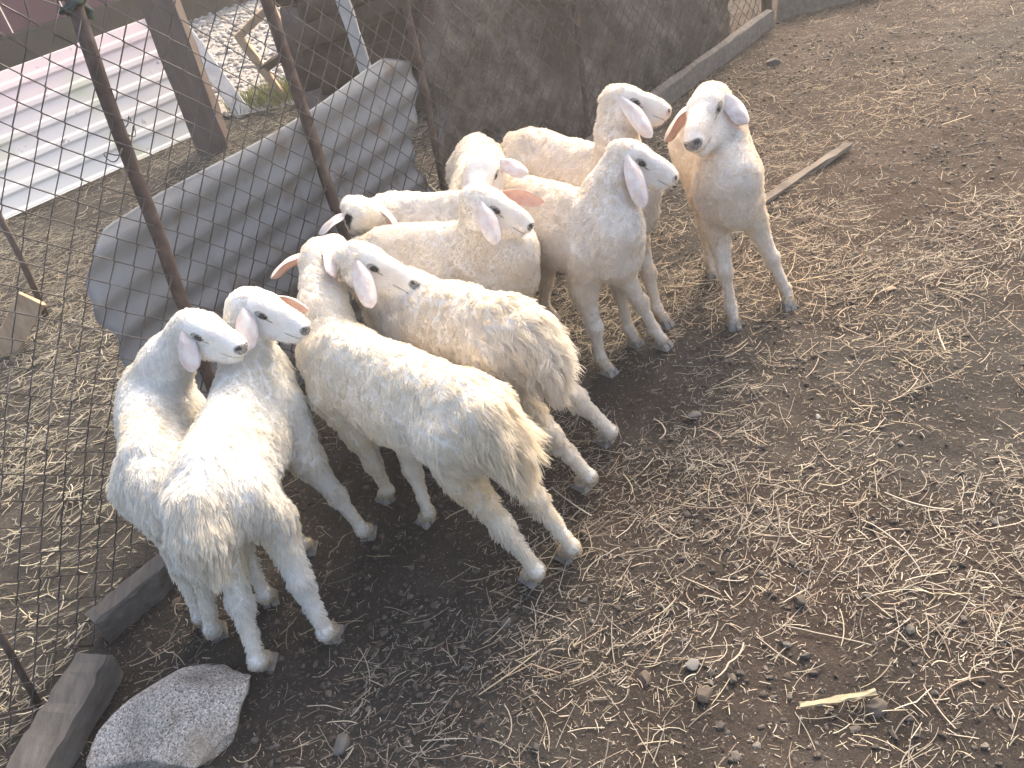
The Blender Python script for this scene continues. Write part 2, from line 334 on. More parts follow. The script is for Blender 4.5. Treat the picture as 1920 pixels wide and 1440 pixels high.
def lumps(n, box, dens, rmin, rmax, seed, cols, sink=.35, zfun=gh):
    r = np.random.default_rng(seed); x = r.uniform(box[0], box[1], n * 6); y = r.uniform(box[2], box[3], n * 6)
    ok, px, py = in_view(x, y); k = ok & (r.random(n * 6) < dens(x, y, px, py)); x, y = x[k][:n], y[k][:n]; n = len(x)
    g = (1 + 5 ** .5) / 2
    iv = np.array([(-1, g, 0), (1, g, 0), (-1, -g, 0), (1, -g, 0), (0, -1, g), (0, 1, g), (0, -1, -g), (0, 1, -g), (g, 0, -1), (g, 0, 1), (-g, 0, -1), (-g, 0, 1)]) / math.hypot(1, g)
    it = np.array([(0, 11, 5), (0, 5, 1), (0, 1, 7), (0, 7, 10), (0, 10, 11), (1, 5, 9), (5, 11, 4), (11, 10, 2), (10, 7, 6), (7, 1, 8), (3, 9, 4), (3, 4, 2), (3, 2, 6), (3, 6, 8), (3, 8, 9), (4, 9, 5), (2, 4, 11), (6, 2, 10), (8, 6, 7), (9, 8, 1)])
    R = rmin * (rmax / rmin) ** (r.random(n) ** 2.2); sc = R[:, None, None] * r.uniform(.6, 1.25, (n, 1, 3)) * r.uniform(.6, 1.3, (n, 12, 1))
    V = iv[None] * sc; V[:, :, 2] *= .55; V[:, :, 0] += x[:, None]; V[:, :, 1] += y[:, None]; V[:, :, 2] += (zfun(x, y) + R * (.6 - sink))[:, None]
    Fq = (it[None] + (np.arange(n) * 12)[:, None, None]).reshape(-1, 3)
    cols = np.array(cols); c = cols[r.integers(0, len(cols), n)] * r.uniform(.7, 1.25, (n, 1)); c = np.repeat(c, 12, 0)
    return V.reshape(-1, 3), Fq, np.concatenate([c, np.ones((len(c), 1))], 1)
V, Fq, C = lumps(24000, (-1.3, 4.6, .7, 6), lambda x, y, px, py: np.clip(fbm(x * 3, y * 3, 41, 3) * 1.6 - .35, .1, 1) * (outside(x, y) < 0), .0018, .011, 7,
                 [(.07, .057, .048), (.09, .076, .066), (.06, .046, .037), (.11, .098, .088), (.055, .05, .045)])
me = fast_mesh('soil_crumbs', V, Fq, False); pattr(me, 'tint', C)
tag(link('soil_crumbs', me, M_pebble), 'small dark clods and grit scattered on the pen soil', 'soil', kind='stuff')

# single stones and chips big enough to point at
def stone(px, py, rx, ry, rz, colr, seed, label, name='stone', cat='stone', sub=3, rot=None, mat=None, group=None):
    import bmesh
    bm = bmesh.new(); bmesh.ops.create_icosphere(bm, subdivisions=sub, radius=1.0); r = np.random.default_rng(seed)
    V = np.array([v.co[:] for v in bm.verts]); pl = r.normal(0, 1, (13, 3)); pl /= np.linalg.norm(pl, axis=1)[:, None]
    for p in pl:
        h = V @ p; lim = r.uniform(.46, .80); V = V - np.where(h > lim, (h - lim) * .98, 0)[:, None] * p
    V = V * (1 + .10 * (fbm(V[:, 0] * 2.2 + seed, V[:, 1] * 2.2 + V[:, 2] * 1.7, seed) - .5)[:, None] * 2)
    V = V * [rx, ry, rz]
    for v, c in zip(bm.verts, V): v.co = c
    me = bpy.data.meshes.new(name); bm.to_mesh(me); bm.free(); me.polygons.foreach_set('use_smooth', np.ones(len(me.polygons), bool))
    g = P(px, py); o = link(name, me, mat or surf('stone_%d' % seed, [(.3, tuple(np.array(colr) * .7)), (.7, colr)], scale=30, bump=.3, bscale=90, dist=.003))
    o.location = (g[0], g[1], float(gh(g[0], g[1])) + rz * .45); o.rotation_euler = (0, 0, r.uniform(0, 6.28) if rot is None else rot)
    return tag(o, label, cat, group)
stone(1298, 1250, .021, .016, .010, (.17, .165, .165), 3, 'pale grey pebble lying alone on the straw near the bottom edge')
stone(1302, 778, .022, .018, .014, (.17, .15, .14), 4, 'round brown-grey stone half buried right of the shaggy hindquarters')
stone(1095, 1002, .012, .011, .010, (.20, .15, .12), 5, 'small reddish-brown clod beside the cream sheep\'s hind hoof', 'clod', 'clod')
stone(945, 1168, .020, .014, .010, (.13, .125, .12), 6, 'flat dark grey stone in the bare soil below the flock')
stone(1670, 546, .020, .013, .008, (.34, .25, .18), 8, 'flat tan flake lying on the straw at the right', 'wood_chip', 'chip')
stone(1535, 776, .011, .009, .008, (.42, .38, .34), 9, 'tiny pale pebble in the middle of the straw at the right')
stone(642, 1392, .035, .022, .014, (.14, .135, .13), 12, 'flat grey stone at the bottom edge right of the boulder')
stone(1320, 1310, .026, .018, .012, (.085, .07, .06), 13, 'dark brown clod below the pale grey pebble', 'clod', 'clod')
stone(1640, 1330, .026, .02, .013, (.08, .07, .062), 14, 'dark round clod beside the yellow wood splinter', 'clod', 'clod')
stone(1500, 1130, .022, .018, .013, (.075, .064, .055), 15, 'dark clod among dense straw in the lower right', 'clod', 'clod')
stone(1210, 1275, .022, .016, .012, (.10, .078, .064), 16, 'brownish stone left of the pale grey pebble')
stone(1450, 120, .05, .035, .022, (.12, .105, .095), 17, 'flat grey-brown stone below the corner post')
stone(1300, 255 - 130, .03, .02, .015, (.11, .095, .085), 18, 'dull stone beside the far kick board')

g0, g1 = P(1500, 1332), P(1642, 1308)
ch = beam('wood_splinter', (*g0[:2], .016), (*g1[:2], .020), .012, .004, M_chip, seed=5, rough=.0015, bev=.002, seg=8)
tag(ch, 'yellow flat wood splinter lying on the straw at the lower right', 'splinter')
g0, g1 = P(1425, 385), P(1590, 278)
tag(beam('weathered_lath', (*g0[:2], .010), (*g1[:2], .016), .038, .016, M_lath, seed=6, rough=.003, bev=.003, seg=10), 'long weathered lath half buried in straw behind the front-facing sheep', 'lath')

# ------------------------------------------------------------------ boulder and kick boards
stone(345, 1378, .228, .128, .088, (.3, .3, .3), 24, 'large speckled grey granite boulder in the lower corner beside the boards', 'boulder', 'boulder', sub=5, rot=.50, mat=M_granite)
a, b = P(196, 1196), P(345, 1078)
tag(beam('kick_board', (a[0], a[1], .038), (b[0] + .05, b[1] + .06, .040), .060, .085, M_wood, seed=1, seg=14), 'short grey board on edge under the hind legs of the leftmost sheep', 'board')
a, b = P(100, 1440), P(205, 1262)
d = unit(b - a)
tag(beam('timber_offcut', (*(a - d * .12)[:2], .040), (*b[:2], .042), .098, .080, M_wood, seed=2, seg=14), 'thick grey timber lying against the boulder at the bottom corner', 'timber')
def frow(t0, t1, off, z, wd, hg, name, label, seed):
    a, b = fpos(np.array([t0]), z, np.array([off]))[0], fpos(np.array([t1]), z, np.array([off]))[0]
    return tag(beam(name, a, b, wd, hg, M_wood, seed=seed, seg=20), label, 'board')
frow(_cum[4] + .35, _cum[5] - .03, -.05, .045, .05, .10, 'kick_board', 'long far kick board running up to the corner post', 3)
tag(beam('kick_board', (1.98, 4.97, .05), (4.6, 5.05, .05), .05, .11, M_wood, seed=4, seg=16), 'kick board beyond the corner post along the top edge', 'board')

# ------------------------------------------------------------------ chain link fence
fence = empty('chain_link_fence', (-1.05, 1.75, 0), 'sagging rusty chain link fence with leaning steel posts behind the flock', 'fence')
fence.matrix_world = Matrix.Identity(4)
def post(ptop, pbot, rad, up_extra, mat, wob=0, sides=8, ztop=None):
    (t0, z0), (t1, z1) = fence_hit(*ptop), fence_hit(*pbot)
    A, B = fpos(np.array([t0]), z0, np.array([.012]))[0], fpos(np.array([t1]), z1, np.array([.012]))[0]
    d = (A - B) / (A[2] - B[2]); base = B - d * (B[2] + .05); top = A + d * up_extra
    k = np.linspace(0, 1, 14)[:, None]; pts = base + (top - base) * k; r = np.random.default_rng(int(ptop[0]))
    pts[:, :2] += r.normal(0, wob, (14, 2)); return tube('post', pts, rad, mat, fence, sides), top
_, top1 = post((140, 0), (345, 560), .019, .02, M_rust, .002)
post((505, 0), (632, 385), .018, .45, M_rust, .001, 4)
post((790, 120), (836, 350), .013, .6, M_rust, .002)
post((1084, 30), (1107, 240), .012, .6, M_rust, .001)
k = np.linspace(-.05, 1.3, 8); tube('post', np.stack([np.full(8, 1.9), np.full(8, 4.95), k], -1), .032, M_darkwood, fence, 4)
a, b = P(72, 1320), on_y(-22, 1150, P(72, 1320)[1] + .02)
tube('stake', [a - (b - a) * .1, (a + b) / 2, b], .0085, M_rust, fence)
a = P(88, 596); b = on_y(-30, 350, a[1]); tag(tube('steel_stake', [a - (b - a) * .06, a + (b - a) * .5 + [.01, 0, 0], b], .013, M_rust), 'bent rusty steel stake standing outside the fence at the left edge', 'stake')
a = P(8, 668); b = P(60, 560, .17)
tag(beam('wood_block', a + [0, 0, .01], b, .10, .022, M_palewood, seed=9, seg=5, rough=.002, up=(.5, -.7, .5)), 'orange-brown board end propped on the steel stake at the left edge', 'board')
# mesh strands: each zigzag wire hooks into the next
wd, hg = .041, .043; nst = int(_cum[-1] / wd) - 1
for s in range(nst):
    t_mid = s * wd; top = 1.42; nk = int(top / hg)
    kk = np.arange(nk + 1); t = (s + ((kk + s) % 2)) * wd + .004 * (vnoise(kk * .35 + s * .2, np.full(nk + 1, s * .35), 3) - .5) * 2; z = .015 + kk * hg
    sag = .030 * (vnoise(t * 1.6, z * 1.7, 8) - .5) * 2; t = t + sag; z = z + .028 * (vnoise(t * 1.8 + 5, z * 1.6, 9) - .5) * 2
    if t_mid < 1.9: z[-3:] += np.random.default_rng(s).normal(0, .02, 3); t[-3:] += np.random.default_rng(s + 99).normal(0, .02, 3)
    off = .012 * (vnoise(t * 2, z * 2, 10) - .5) * 2 + .0022 * (1 - 2 * ((kk + s) % 2)) - .006
    pts = fpos(np.clip(t, .01, _cum[-1] - .01), z, off); V, f = tube_data(pts, .0024, 4, False)
    link('wire', pymesh('wire', V, f), M_wire, fence)
# rag knotted round the first post's top
r = np.random.default_rng(4); ang = np.linspace(0, 9, 40)
tube('rag', np.stack([top1[0] + .024 * np.cos(ang) + r.normal(0, .004, 40), top1[1] + .024 * np.sin(ang) + r.normal(0, .004, 40), top1[2] - .06 + .006 * ang + r.normal(0, .006, 40)], -1), .007, M_cloth, fence)
tw = near_ray(225, 232, fpos(np.array([fence_hit(225, 232)[0]]), .9, np.array([-.02]))[0])
tube('tie_wire', [tw + np.array([.028 * math.cos(q), .028 * math.sin(q), .012 * math.sin(3 * q) - .004 * q]) for q in np.linspace(0, 9, 30)], .0017, M_wire, fence, 4)
for (px, py) in ((215, 290), (640, 330), (815, 250)):
    tt, zz = fence_hit(px, py); c = fpos(np.array([tt]), zz, np.array([.0]))[0]
    tube('tie_wire', [c + np.array([.022 * math.cos(q), .022 * math.sin(q), .01 * math.cos(2 * q)]) for q in np.linspace(0, 7, 22)], .0016, M_wire, fence, 4)
# the other run of the fence beyond the corner
fence2 = empty('chain_link_fence', (0, 0, 0), 'far run of wire fence beyond the corner post at the top edge', 'fence')
for s in range(64):
    kk = np.arange(15); x = 1.95 + (s + (kk + s) % 2) * wd; pts = np.stack([x, 5.0 + .0022 * (1 - 2 * (kk % 2)), .04 + kk * hg], -1)
    V, f = tube_data(pts, .00175, 4, False); link('wire', pymesh('wire', V, f), M_wire, fence2)

# ------------------------------------------------------------------ corrugated zinc sheet leaning outside the fence
def corrugated(name, A, B, height, pitch, amp, mat, nu=70, nv=150, thick=.0015, dents=.012, left=None, right=None, topf=None, trap=False, zlift=0, bend=None, seed=1):
    """ridges run along A->B; the sheet stands on its long edge"""
    A, B = np.asarray(A, float), np.asarray(B, float); d = unit(B - A); n = unit(np.cross(d, (0, 0, 1)))
    L = np.linalg.norm(B - A); v = np.linspace(0, 1, nv); Vs = np.zeros((nu, nv, 3))
    l0 = left(v) if left else np.zeros(nv); l1 = right(v) if right else np.full(nv, L)
    for iu in range(nu):
        u = l0 + (l1 - l0) * iu / (nu - 1); hz = (topf(u) if topf else 1.0) * height
        z = v * hz; ph = z / pitch
        if trap: fr = ph % 1; wv = np.clip((np.abs(fr - .5) - .30) / .07, 0, 1) * 2 - 1
        else: wv = np.sin(2 * math.pi * ph)
        off = amp * wv + dents * (fbm(u * 1.8 + seed * 7, z * 2.6 + seed, seed, 3) - .5) * 2
        if bend: off = off + bend(u, z)
        Vs[iu] = A + d * u[:, None] + n * off[:, None] + np.stack([0 * z, 0 * z, z + zlift], -1)
    V1 = Vs.reshape(-1, 3); V2 = (Vs - n * thick).reshape(-1, 3); i, j = np.meshgrid(np.arange(nu - 1), np.arange(nv - 1), indexing='ij'); a = (i * nv + j).ravel()
    f1 = np.stack([a, a + nv, a + nv + 1, a + 1], -1); f2 = f1[:, ::-1] + nu * nv
    rim = []; idx = np.arange(nu * nv).reshape(nu, nv)
    for e in (idx[0], idx[-1], idx[:, 0], idx[:, -1]): rim.append(np.stack([e[:-1], e[1:], e[1:] + nu * nv, e[:-1] + nu * nv], -1))
    return link(name, fast_mesh(name, np.vstack([V1, V2]), np.vstack([f1, f2] + rim)), mat)
tA, zA = fence_hit(165, 490, .05); tB, zB = fence_hit(770, 120, .05)
sA, sB = fpos(np.array([tA]), 0, np.array([.085]))[0], fpos(np.array([tB]), 0, np.array([.085]))[0]
Ls = np.linalg.norm(sB - sA)
o = corrugated('corrugated_sheet', sA, sB, .80, .105, .0080, M_sheet,
               left=lambda v: -.02 + .10 * np.clip((.45 - v) / .45, 0, 1) ** 1.0 + .14 * np.clip((v - .86) / .14, 0, 1) ** 2.0 + .010 * np.sin(v * 30),
               right=lambda v: Ls - .02 + .05 * np.sin(v * 9) - .10 * np.clip((v - .93) / .07, 0, 1),
               topf=lambda u: 1 + .012 * np.sin(u * 6), dents=.022, seed=3)
o.location.z = -.02
tag(o, 'dented grey corrugated metal sheet leaning outside the wire fence', 'metal sheet')

# rumpled brown sacking sheet behind the far stretch of fence
t0, t1 = _cum[4] + .02, _cum[5] - .22; nu, nv = 130, 60
U2, V2 = np.meshgrid(np.linspace(0, 1, nu), np.linspace(0, 1, nv), indexing='ij')
edge = .10 * np.clip((V2 - .7) / .3, 0, 1) ** 2 + .03 * np.sin(V2 * 11)
T = t0 + edge * (1 - U2) + (t1 - t0) * U2; top = 1.02 + .05 * np.sin(U2 * 9) - .30 * np.clip((.06 - U2) / .06, 0, 1) ** 2
off = .11 + .05 * (fbm(T * 3.2, V2 * 3.0, 51, 4) - .5) * 2 + .045 * (fbm(T * 12, V2 * 11, 55, 4) - .5) * 2 + .10 * V2
PT = fpos(T.ravel(), 0, off.ravel()); PT[:, 2] = (V2 * top - .03).ravel()
i, j = np.meshgrid(np.arange(nu - 1), np.arange(nv - 1), indexing='ij'); a = (i * nv + j).ravel(); f1 = np.stack([a, a + nv, a + nv + 1, a + 1], -1)
PB = fpos(T.ravel(), 0, off.ravel() + .02); PB[:, 2] = PT[:, 2]; idx = np.arange(nu * nv).reshape(nu, nv)
rim = [np.stack([e[:-1], e[1:], e[1:] + nu * nv, e[:-1] + nu * nv], -1) for e in (idx[0], idx[-1], idx[:, 0], idx[:, -1])]
tag(link('sacking_sheet', fast_mesh('sacking_sheet', np.vstack([PT, PB]), np.vstack([f1, f1[:, ::-1] + nu * nv] + rim)), M_tarp),
    'rumpled dirt-brown sacking sheet propped behind the far fence', 'sacking')

# ------------------------------------------------------------------ yard beyond the fence
a, b = P(0, 425), P(372, 257); d = unit(b - a); A = a - d * 1.6; b = b + d * .16
o = corrugated('cladding_panel', (0, 0, 0), (0.0 + np.linalg.norm(b - A), 0, 0), .72, .126, .005, M_panel, nu=40, nv=150, dents=.012, trap=True, seed=6)
o.location = (A[0], A[1], .02); o.rotation_euler = (-math.radians(32), 0, math.atan2(d[1], d[0]))
for q in (.5, 1.6, 2.4): beam('prop', (q, .03, .60), (q, .40, .36), .05, .05, M_darkwood, o, seed=int(q * 10), seg=4, rough=.002)
tag(o, 'pale faded pink and white ribbed cladding panel standing in the yard', 'metal panel')
a = P(405, 282); b = on_y(283, -40, a[1] + .1)
tag(beam('timber_post', a - (b - a) * .03, b, .175, .15, M_beam, seed=11, up=(0, -1, 0), seg=8, rough=.0025), 'thick square brown timber post standing at the end of the pale panel', 'post')
# gravel yard
gb = []
gxs, gys = np.linspace(-6, .2, 60), np.linspace(5.42, 13, 70); GX, GY = np.meshgrid(gxs, gys, indexing='ij'); GZ = .010 + .012 * fbm(GX * 4, GY * 4, 61)
GY = np.where(GY < 5.43, 5.45 + .25 * (fbm(GX * 2, GX * 0, 62) - .5), GY)
i, j = np.meshgrid(np.arange(59), np.arange(69), indexing='ij'); a = (i * 70 + j).ravel()
tag(link('gravel_yard', fast_mesh('gravel_yard', np.stack([GX, GY, GZ], -1).reshape(-1, 3), np.stack([a, a + 70, a + 71, a + 1], -1)), M_gravelbed), 'sunlit pale gravel yard beyond the fence', kind='structure')
V, Fq, C = lumps(5000, (-3.2, -.3, 5.5, 9.5), lambda x, y, px, py: np.ones_like(x) * ((px > 200) & (px < 640) & (py < 260)), .012, .04, 17,
                 [(.38, .365, .35), (.32, .305, .29), (.44, .425, .41), (.26, .235, .22), (.36, .315, .28)], zfun=lambda x, y: .012 + 0 * x)
me = fast_mesh('gravel', V, Fq); pattr(me, 'tint', C); tag(link('gravel', me, M_pebble), 'pale gravel stones covering the yard', 'gravel', kind='stuff')
# weeds along the gravel edge
r = np.random.default_rng(8); n = 1400; sx = r.normal(-1.02, .16, n); sy = 5.62 + r.normal(0, .09, n); hh = r.uniform(.04, .14, n); an = r.uniform(0, 6.28, n); ww = .006
V = np.zeros((n, 5, 3)); le = r.normal(0, .04, (n, 2)); ca, sa = np.cos(an) * ww / 2, np.sin(an) * ww / 2
for q, (s, tp) in enumerate(((-1, 0), (1, 0), (1, .55), (-1, .55), (0, 1))):
    k = 1 - .3 * (tp > 0); V[:, q] = np.stack([sx + s * ca * k + le[:, 0] * tp ** 2, sy + s * sa * k + le[:, 1] * tp ** 2, .0 + hh * tp], -1)
b = (np.arange(n) * 5)[:, None]; Fq = np.vstack([np.concatenate([b, b + 1, b + 2], 1), np.concatenate([b, b + 2, b + 3], 1), np.concatenate([b + 3, b + 2, b + 4], 1)])
me = fast_mesh('grass', V.reshape(-1, 3), Fq); c = np.array([(.16, .20, .05), (.24, .26, .08), (.30, .27, .12), (.12, .16, .04)])[r.integers(0, 4, n)]
pattr(me, 'tint', np.concatenate([np.repeat(c, 5, 0), np.ones((n * 5, 1))], 1)); tag(link('grass', me, M_leaf), 'yellow-green weeds along the edge of the gravel', 'grass', kind='stuff')
# wooden frame standing on the gravel
lad = empty('wooden_frame', (0, 0, 0), 'small weathered wooden ladder frame standing on the sunlit gravel', 'ladder')
f0 = P(538, 190); t0_ = on_y(446, 66, f0[1] + .12); f1_ = P(592, 178); t1_ = on_y(505, 8, f1_[1] + .12)
beam('rail', f0, t0_, .05, .05, M_palewood, lad, seed=21, up=(0, -1, 0), rough=.002)
beam('rail', f1_, f1_ + (t1_ - f1_) * 1.25, .05, .05, M_palewood, lad, seed=22, up=(0, -1, 0), rough=.002)
L_ = lambda k, q: (f0 + (t0_ - f0) * k) * (1 - q) + (f1_ + (t1_ - f1_) * k) * q
for k, sd in ((.98, 23), (.50, 24)): beam('rung', L_(k, -.05), L_(k, 1.1), .045, .05, M_darkwood if k < .9 else M_palewood, lad, seed=sd, up=(0, -1, 0), rough=.002, seg=5)
a = P(459, 217); b = on_y(330, 38, a[1] + .5)
tag(beam('white_lath', a, b, .10, .012, M_white, seed=31, up=(.3, -1, .3), rough=.001, bev=.003), 'thin white lath leaning diagonally beside the thick post', 'lath')
# maroon painted shed wall at the far side of the yard
a, b = P(0, 165), P(452, 9); d = unit(b - a); A = a - d * 1.5; B = b + d * .6
shed = empty('painted_shed', (*A[:2], 0), 'dark maroon painted shed wall at the far side of the gravel yard', 'shed'); shed.rotation_euler = (0, 0, math.atan2(d[1], d[0])); Lw = np.linalg.norm(B - A)
nb = int(Lw / .45)
for k in range(nb):
    beam('plank', ((k + .02) * .45, .03, 1.36), ((k + .98) * .45, .03, 1.36), .06, 2.4, M_maroon, shed, seed=k, seg=2, rough=.001, bev=.012)
beam('shade_strip', (0, .0, .17), (Lw, .0, .17), .10, .36, M_black, shed, seed=40, rough=.002)  # black strip in place of the shade under the maroon body
# stack of old timber behind the zinc sheet, its shade put into dark wood colours
r = np.random.default_rng(31)
descs = ['thick brown log lowest in the dark timber stack', 'second log from the ground in the dark timber stack', 'dark split log leaning out of the timber stack',
         'brown bark log in the middle of the timber stack', 'thin blackish pole across the timber stack', 'reddish weathered log near the top of the stack', 'topmost dark log of the timber stack',
         'short log end facing the fence in the stack', 'dark log behind the white pole', 'crooked log at the back of the timber stack', 'upper back log of the dark timber stack', 'long back pole above the dark timber stack']
rows = [(-.75, 4.75, .30, 4.98, .12, .13), (-.70, 4.95, .35, 5.10, .34, .12), (-.62, 4.70, .20, 4.80, .33, .09), (-.72, 4.85, .30, 4.95, .55, .11), (-.6, 4.6, .1, 5.0, .66, .05), (-.68, 4.9, .25, 4.85, .78, .10),
        (-.65, 4.95, .30, 5.0, 1.0, .11), (-.35, 4.5, -.25, 4.95, .14, .10), (-.8, 5.2, .4, 5.3, .14, .15), (-.8, 5.25, .4, 5.25, .44, .15), (-.8, 5.22, .4, 5.27, .74, .15), (-.85, 5.2, .5, 5.25, 1.06, .17)]
for k, (x0, y0, x1, y1, z, rad) in enumerate(rows):
    q = np.linspace(0, 1, 12)[:, None]; pts = np.array([x0, y0, z]) * (1 - q) + np.array([x1, y1, z + r.normal(0, .05)]) * q + np.cumsum(r.normal(0, .006, (12, 3)), 0)
    o = tube('log', pts, rad * r.uniform(.85, 1.1, 12), M_darkwood if k % 3 else M_beam, None, 10); tag(o, descs[k], 'log', 'old timber stacked behind the metal sheet')
a = near_ray(700, 172, (-.3, 4.3, .2)); b = on_y(634, -25, a[1]); a = a - (b - a) * ((a[2] + .0) / (b[2] - a[2]))
tag(beam('white_pole', a, b + (b - a) * .05, .062, .04, M_white, seed=33, up=(0, -1, 0), rough=.002), 'flat chalky white pole leaning on the dark timber stack', 'pole')

# thin volume added to imitate veiling lens glare and lift the blacks
import bmesh
bm = bmesh.new(); bmesh.ops.create_cube(bm, size=1.0); hm = bpy.data.meshes.new('glare_veil'); bm.to_mesh(hm); bm.free()
mh = bpy.data.materials.new('glare_veil'); mh.use_nodes = True; th = mh.node_tree; th.nodes.remove(th.nodes['Principled BSDF'])
pv = th.nodes.new('ShaderNodeVolumePrincipled'); pv.inputs['Density'].default_value = .0095; pv.inputs['Color'].default_value = (.95, .93, .90, 1); pv.inputs['Anisotropy'].default_value = .3
th.links.new(pv.outputs[0], th.nodes['Material Output'].inputs['Volume'])
hz = tag(link('glare_veil', hm, mh), 'added thin veil imitating lens glare over the pen and yard', 'glare_veil', kind='stuff')
hz.location = (0, 21, .87); hz.scale = (130, 110, 3.9)

#SHEEP_BEGIN
# ------------------------------------------------------------------ sheep
VOX = .0058
class Field:
    """a smooth union of simple solids, read out as one continuous surface"""
    def __init__(s): s.p = []
    def ell(s, c, rad, M=None, k=.03): s.p.append(('e', np.asarray(c, float), np.asarray(rad, float), np.eye(3) if M is None else np.asarray(M), k))
    def cone(s, a, b, ra, rb, k=.02): s.p.append(('c', np.asarray(a, float), np.asarray(b, float), ra, rb, k))
    def chain(s, pts, rs, k=.02):
        for q in range(len(pts) - 1): s.cone(pts[q], pts[q + 1], rs[q], rs[q + 1], k)
    @staticmethod
    def d(p, Q):
        if p[0] == 'e':
            q = (Q - p[1]) @ p[3].T; k0 = np.sqrt(((q / p[2]) ** 2).sum(-1)); k1 = np.sqrt(((q / p[2] ** 2) ** 2).sum(-1)); return k0 * (k0 - 1) / (k1 + 1e-9)
        a, b = p[1], p[2]; e = b - a; t = np.clip(((Q - a) @ e) / (e @ e), 0, 1); return np.linalg.norm(Q - a - t[..., None] * e, axis=-1) - (p[3] + (p[4] - p[3]) * t)
    @staticmethod
    def box(p):
        if p[0] == 'e': m = p[2].max(); return p[1] - m, p[1] + m
        m = max(p[3], p[4]); return np.minimum(p[1], p[2]) - m, np.maximum(p[1], p[2]) + m
    def points(s, Q):
        v = np.full(Q.shape[:-1], 1.0)
        for p in s.p:
            d = s.d(p, Q); k = p[-1]; h = np.clip(.5 + .5 * (d - v) / k, 0, 1); v = d * (1 - h) + v * h - k * h * (1 - h)
        return v
    def mesh(s, vox):
        lo = np.min([s.box(p)[0] for p in s.p], 0) - .03; hi = np.max([s.box(p)[1] for p in s.p], 0) + .03; n = np.ceil((hi - lo) / vox).astype(int) + 1
        A = np.full(n, 1.0, np.float64); ax = [lo[q] + vox * np.arange(n[q]) for q in range(3)]
        for p in s.p:
            k = p[-1]; b0, b1 = s.box(p); i0 = np.clip(((b0 - k - .02 - lo) / vox).astype(int), 0, n - 1); i1 = np.clip(((b1 + k + .02 - lo) / vox).astype(int) + 2, 1, n); sl = tuple(slice(i0[q], i1[q]) for q in range(3))
            Q = np.stack(np.meshgrid(ax[0][sl[0]], ax[1][sl[1]], ax[2][sl[2]], indexing='ij'), -1); d = s.d(p, Q); v = A[sl]
            h = np.clip(.5 + .5 * (d - v) / k, 0, 1); A[sl] = d * (1 - h) + v * h - k * h * (1 - h)
        return surface_nets(A, lo, vox)
def surface_nets(A, lo, vox):
    S = A < 0; n = np.array(A.shape); cn = n - 1; tot = int(np.prod(cn)); acc = np.zeros((tot, 3)); cnt = np.zeros(tot); quads = []
    cid = lambda I: (I[:, 0] * cn[1] + I[:, 1]) * cn[2] + I[:, 2]
    for ax in range(3):
        s0 = [slice(None)] * 3; s1 = [slice(None)] * 3; s0[ax] = slice(0, -1); s1[ax] = slice(1, None); s0, s1 = tuple(s0), tuple(s1)
        I = np.argwhere(S[s0] != S[s1]); a0 = A[s0][tuple(I.T)]; a1 = A[s1][tuple(I.T)]; t = a0 / (a0 - a1); pos = I.astype(float); pos[:, ax] += t
        u, v = (ax + 1) % 3, (ax + 2) % 3; ids = []
        for du, dv in ((0, 0), (-1, 0), (-1, -1), (0, -1)):
            J = I.copy(); J[:, u] += du; J[:, v] += dv; c = cid(J); ids.append(c); np.add.at(acc, c, pos); np.add.at(cnt, c, 1)
        q = np.stack(ids, 1); flip = a0 >= 0; q[flip] = q[flip][:, ::-1]; quads.append(q)
    used = np.nonzero(cnt)[0]; mp = np.full(tot, -1); mp[used] = np.arange(len(used)); V = lo + vox * acc[used] / cnt[used][:, None]; Q = mp[np.vstack(quads)]
    E = np.vstack([Q[:, [0, 1]], Q[:, [1, 2]], Q[:, [2, 3]], Q[:, [3, 0]]])          # two light smoothing passes
    for _ in range(2):
        sm = np.zeros_like(V); ct = np.zeros(len(V)); np.add.at(sm, E[:, 0], V[E[:, 1]]); np.add.at(ct, E[:, 0], 1); np.add.at(sm, E[:, 1], V[E[:, 0]]); np.add.at(ct, E[:, 1], 1); V = V * .5 + .5 * sm / ct[:, None]
    return V, Q

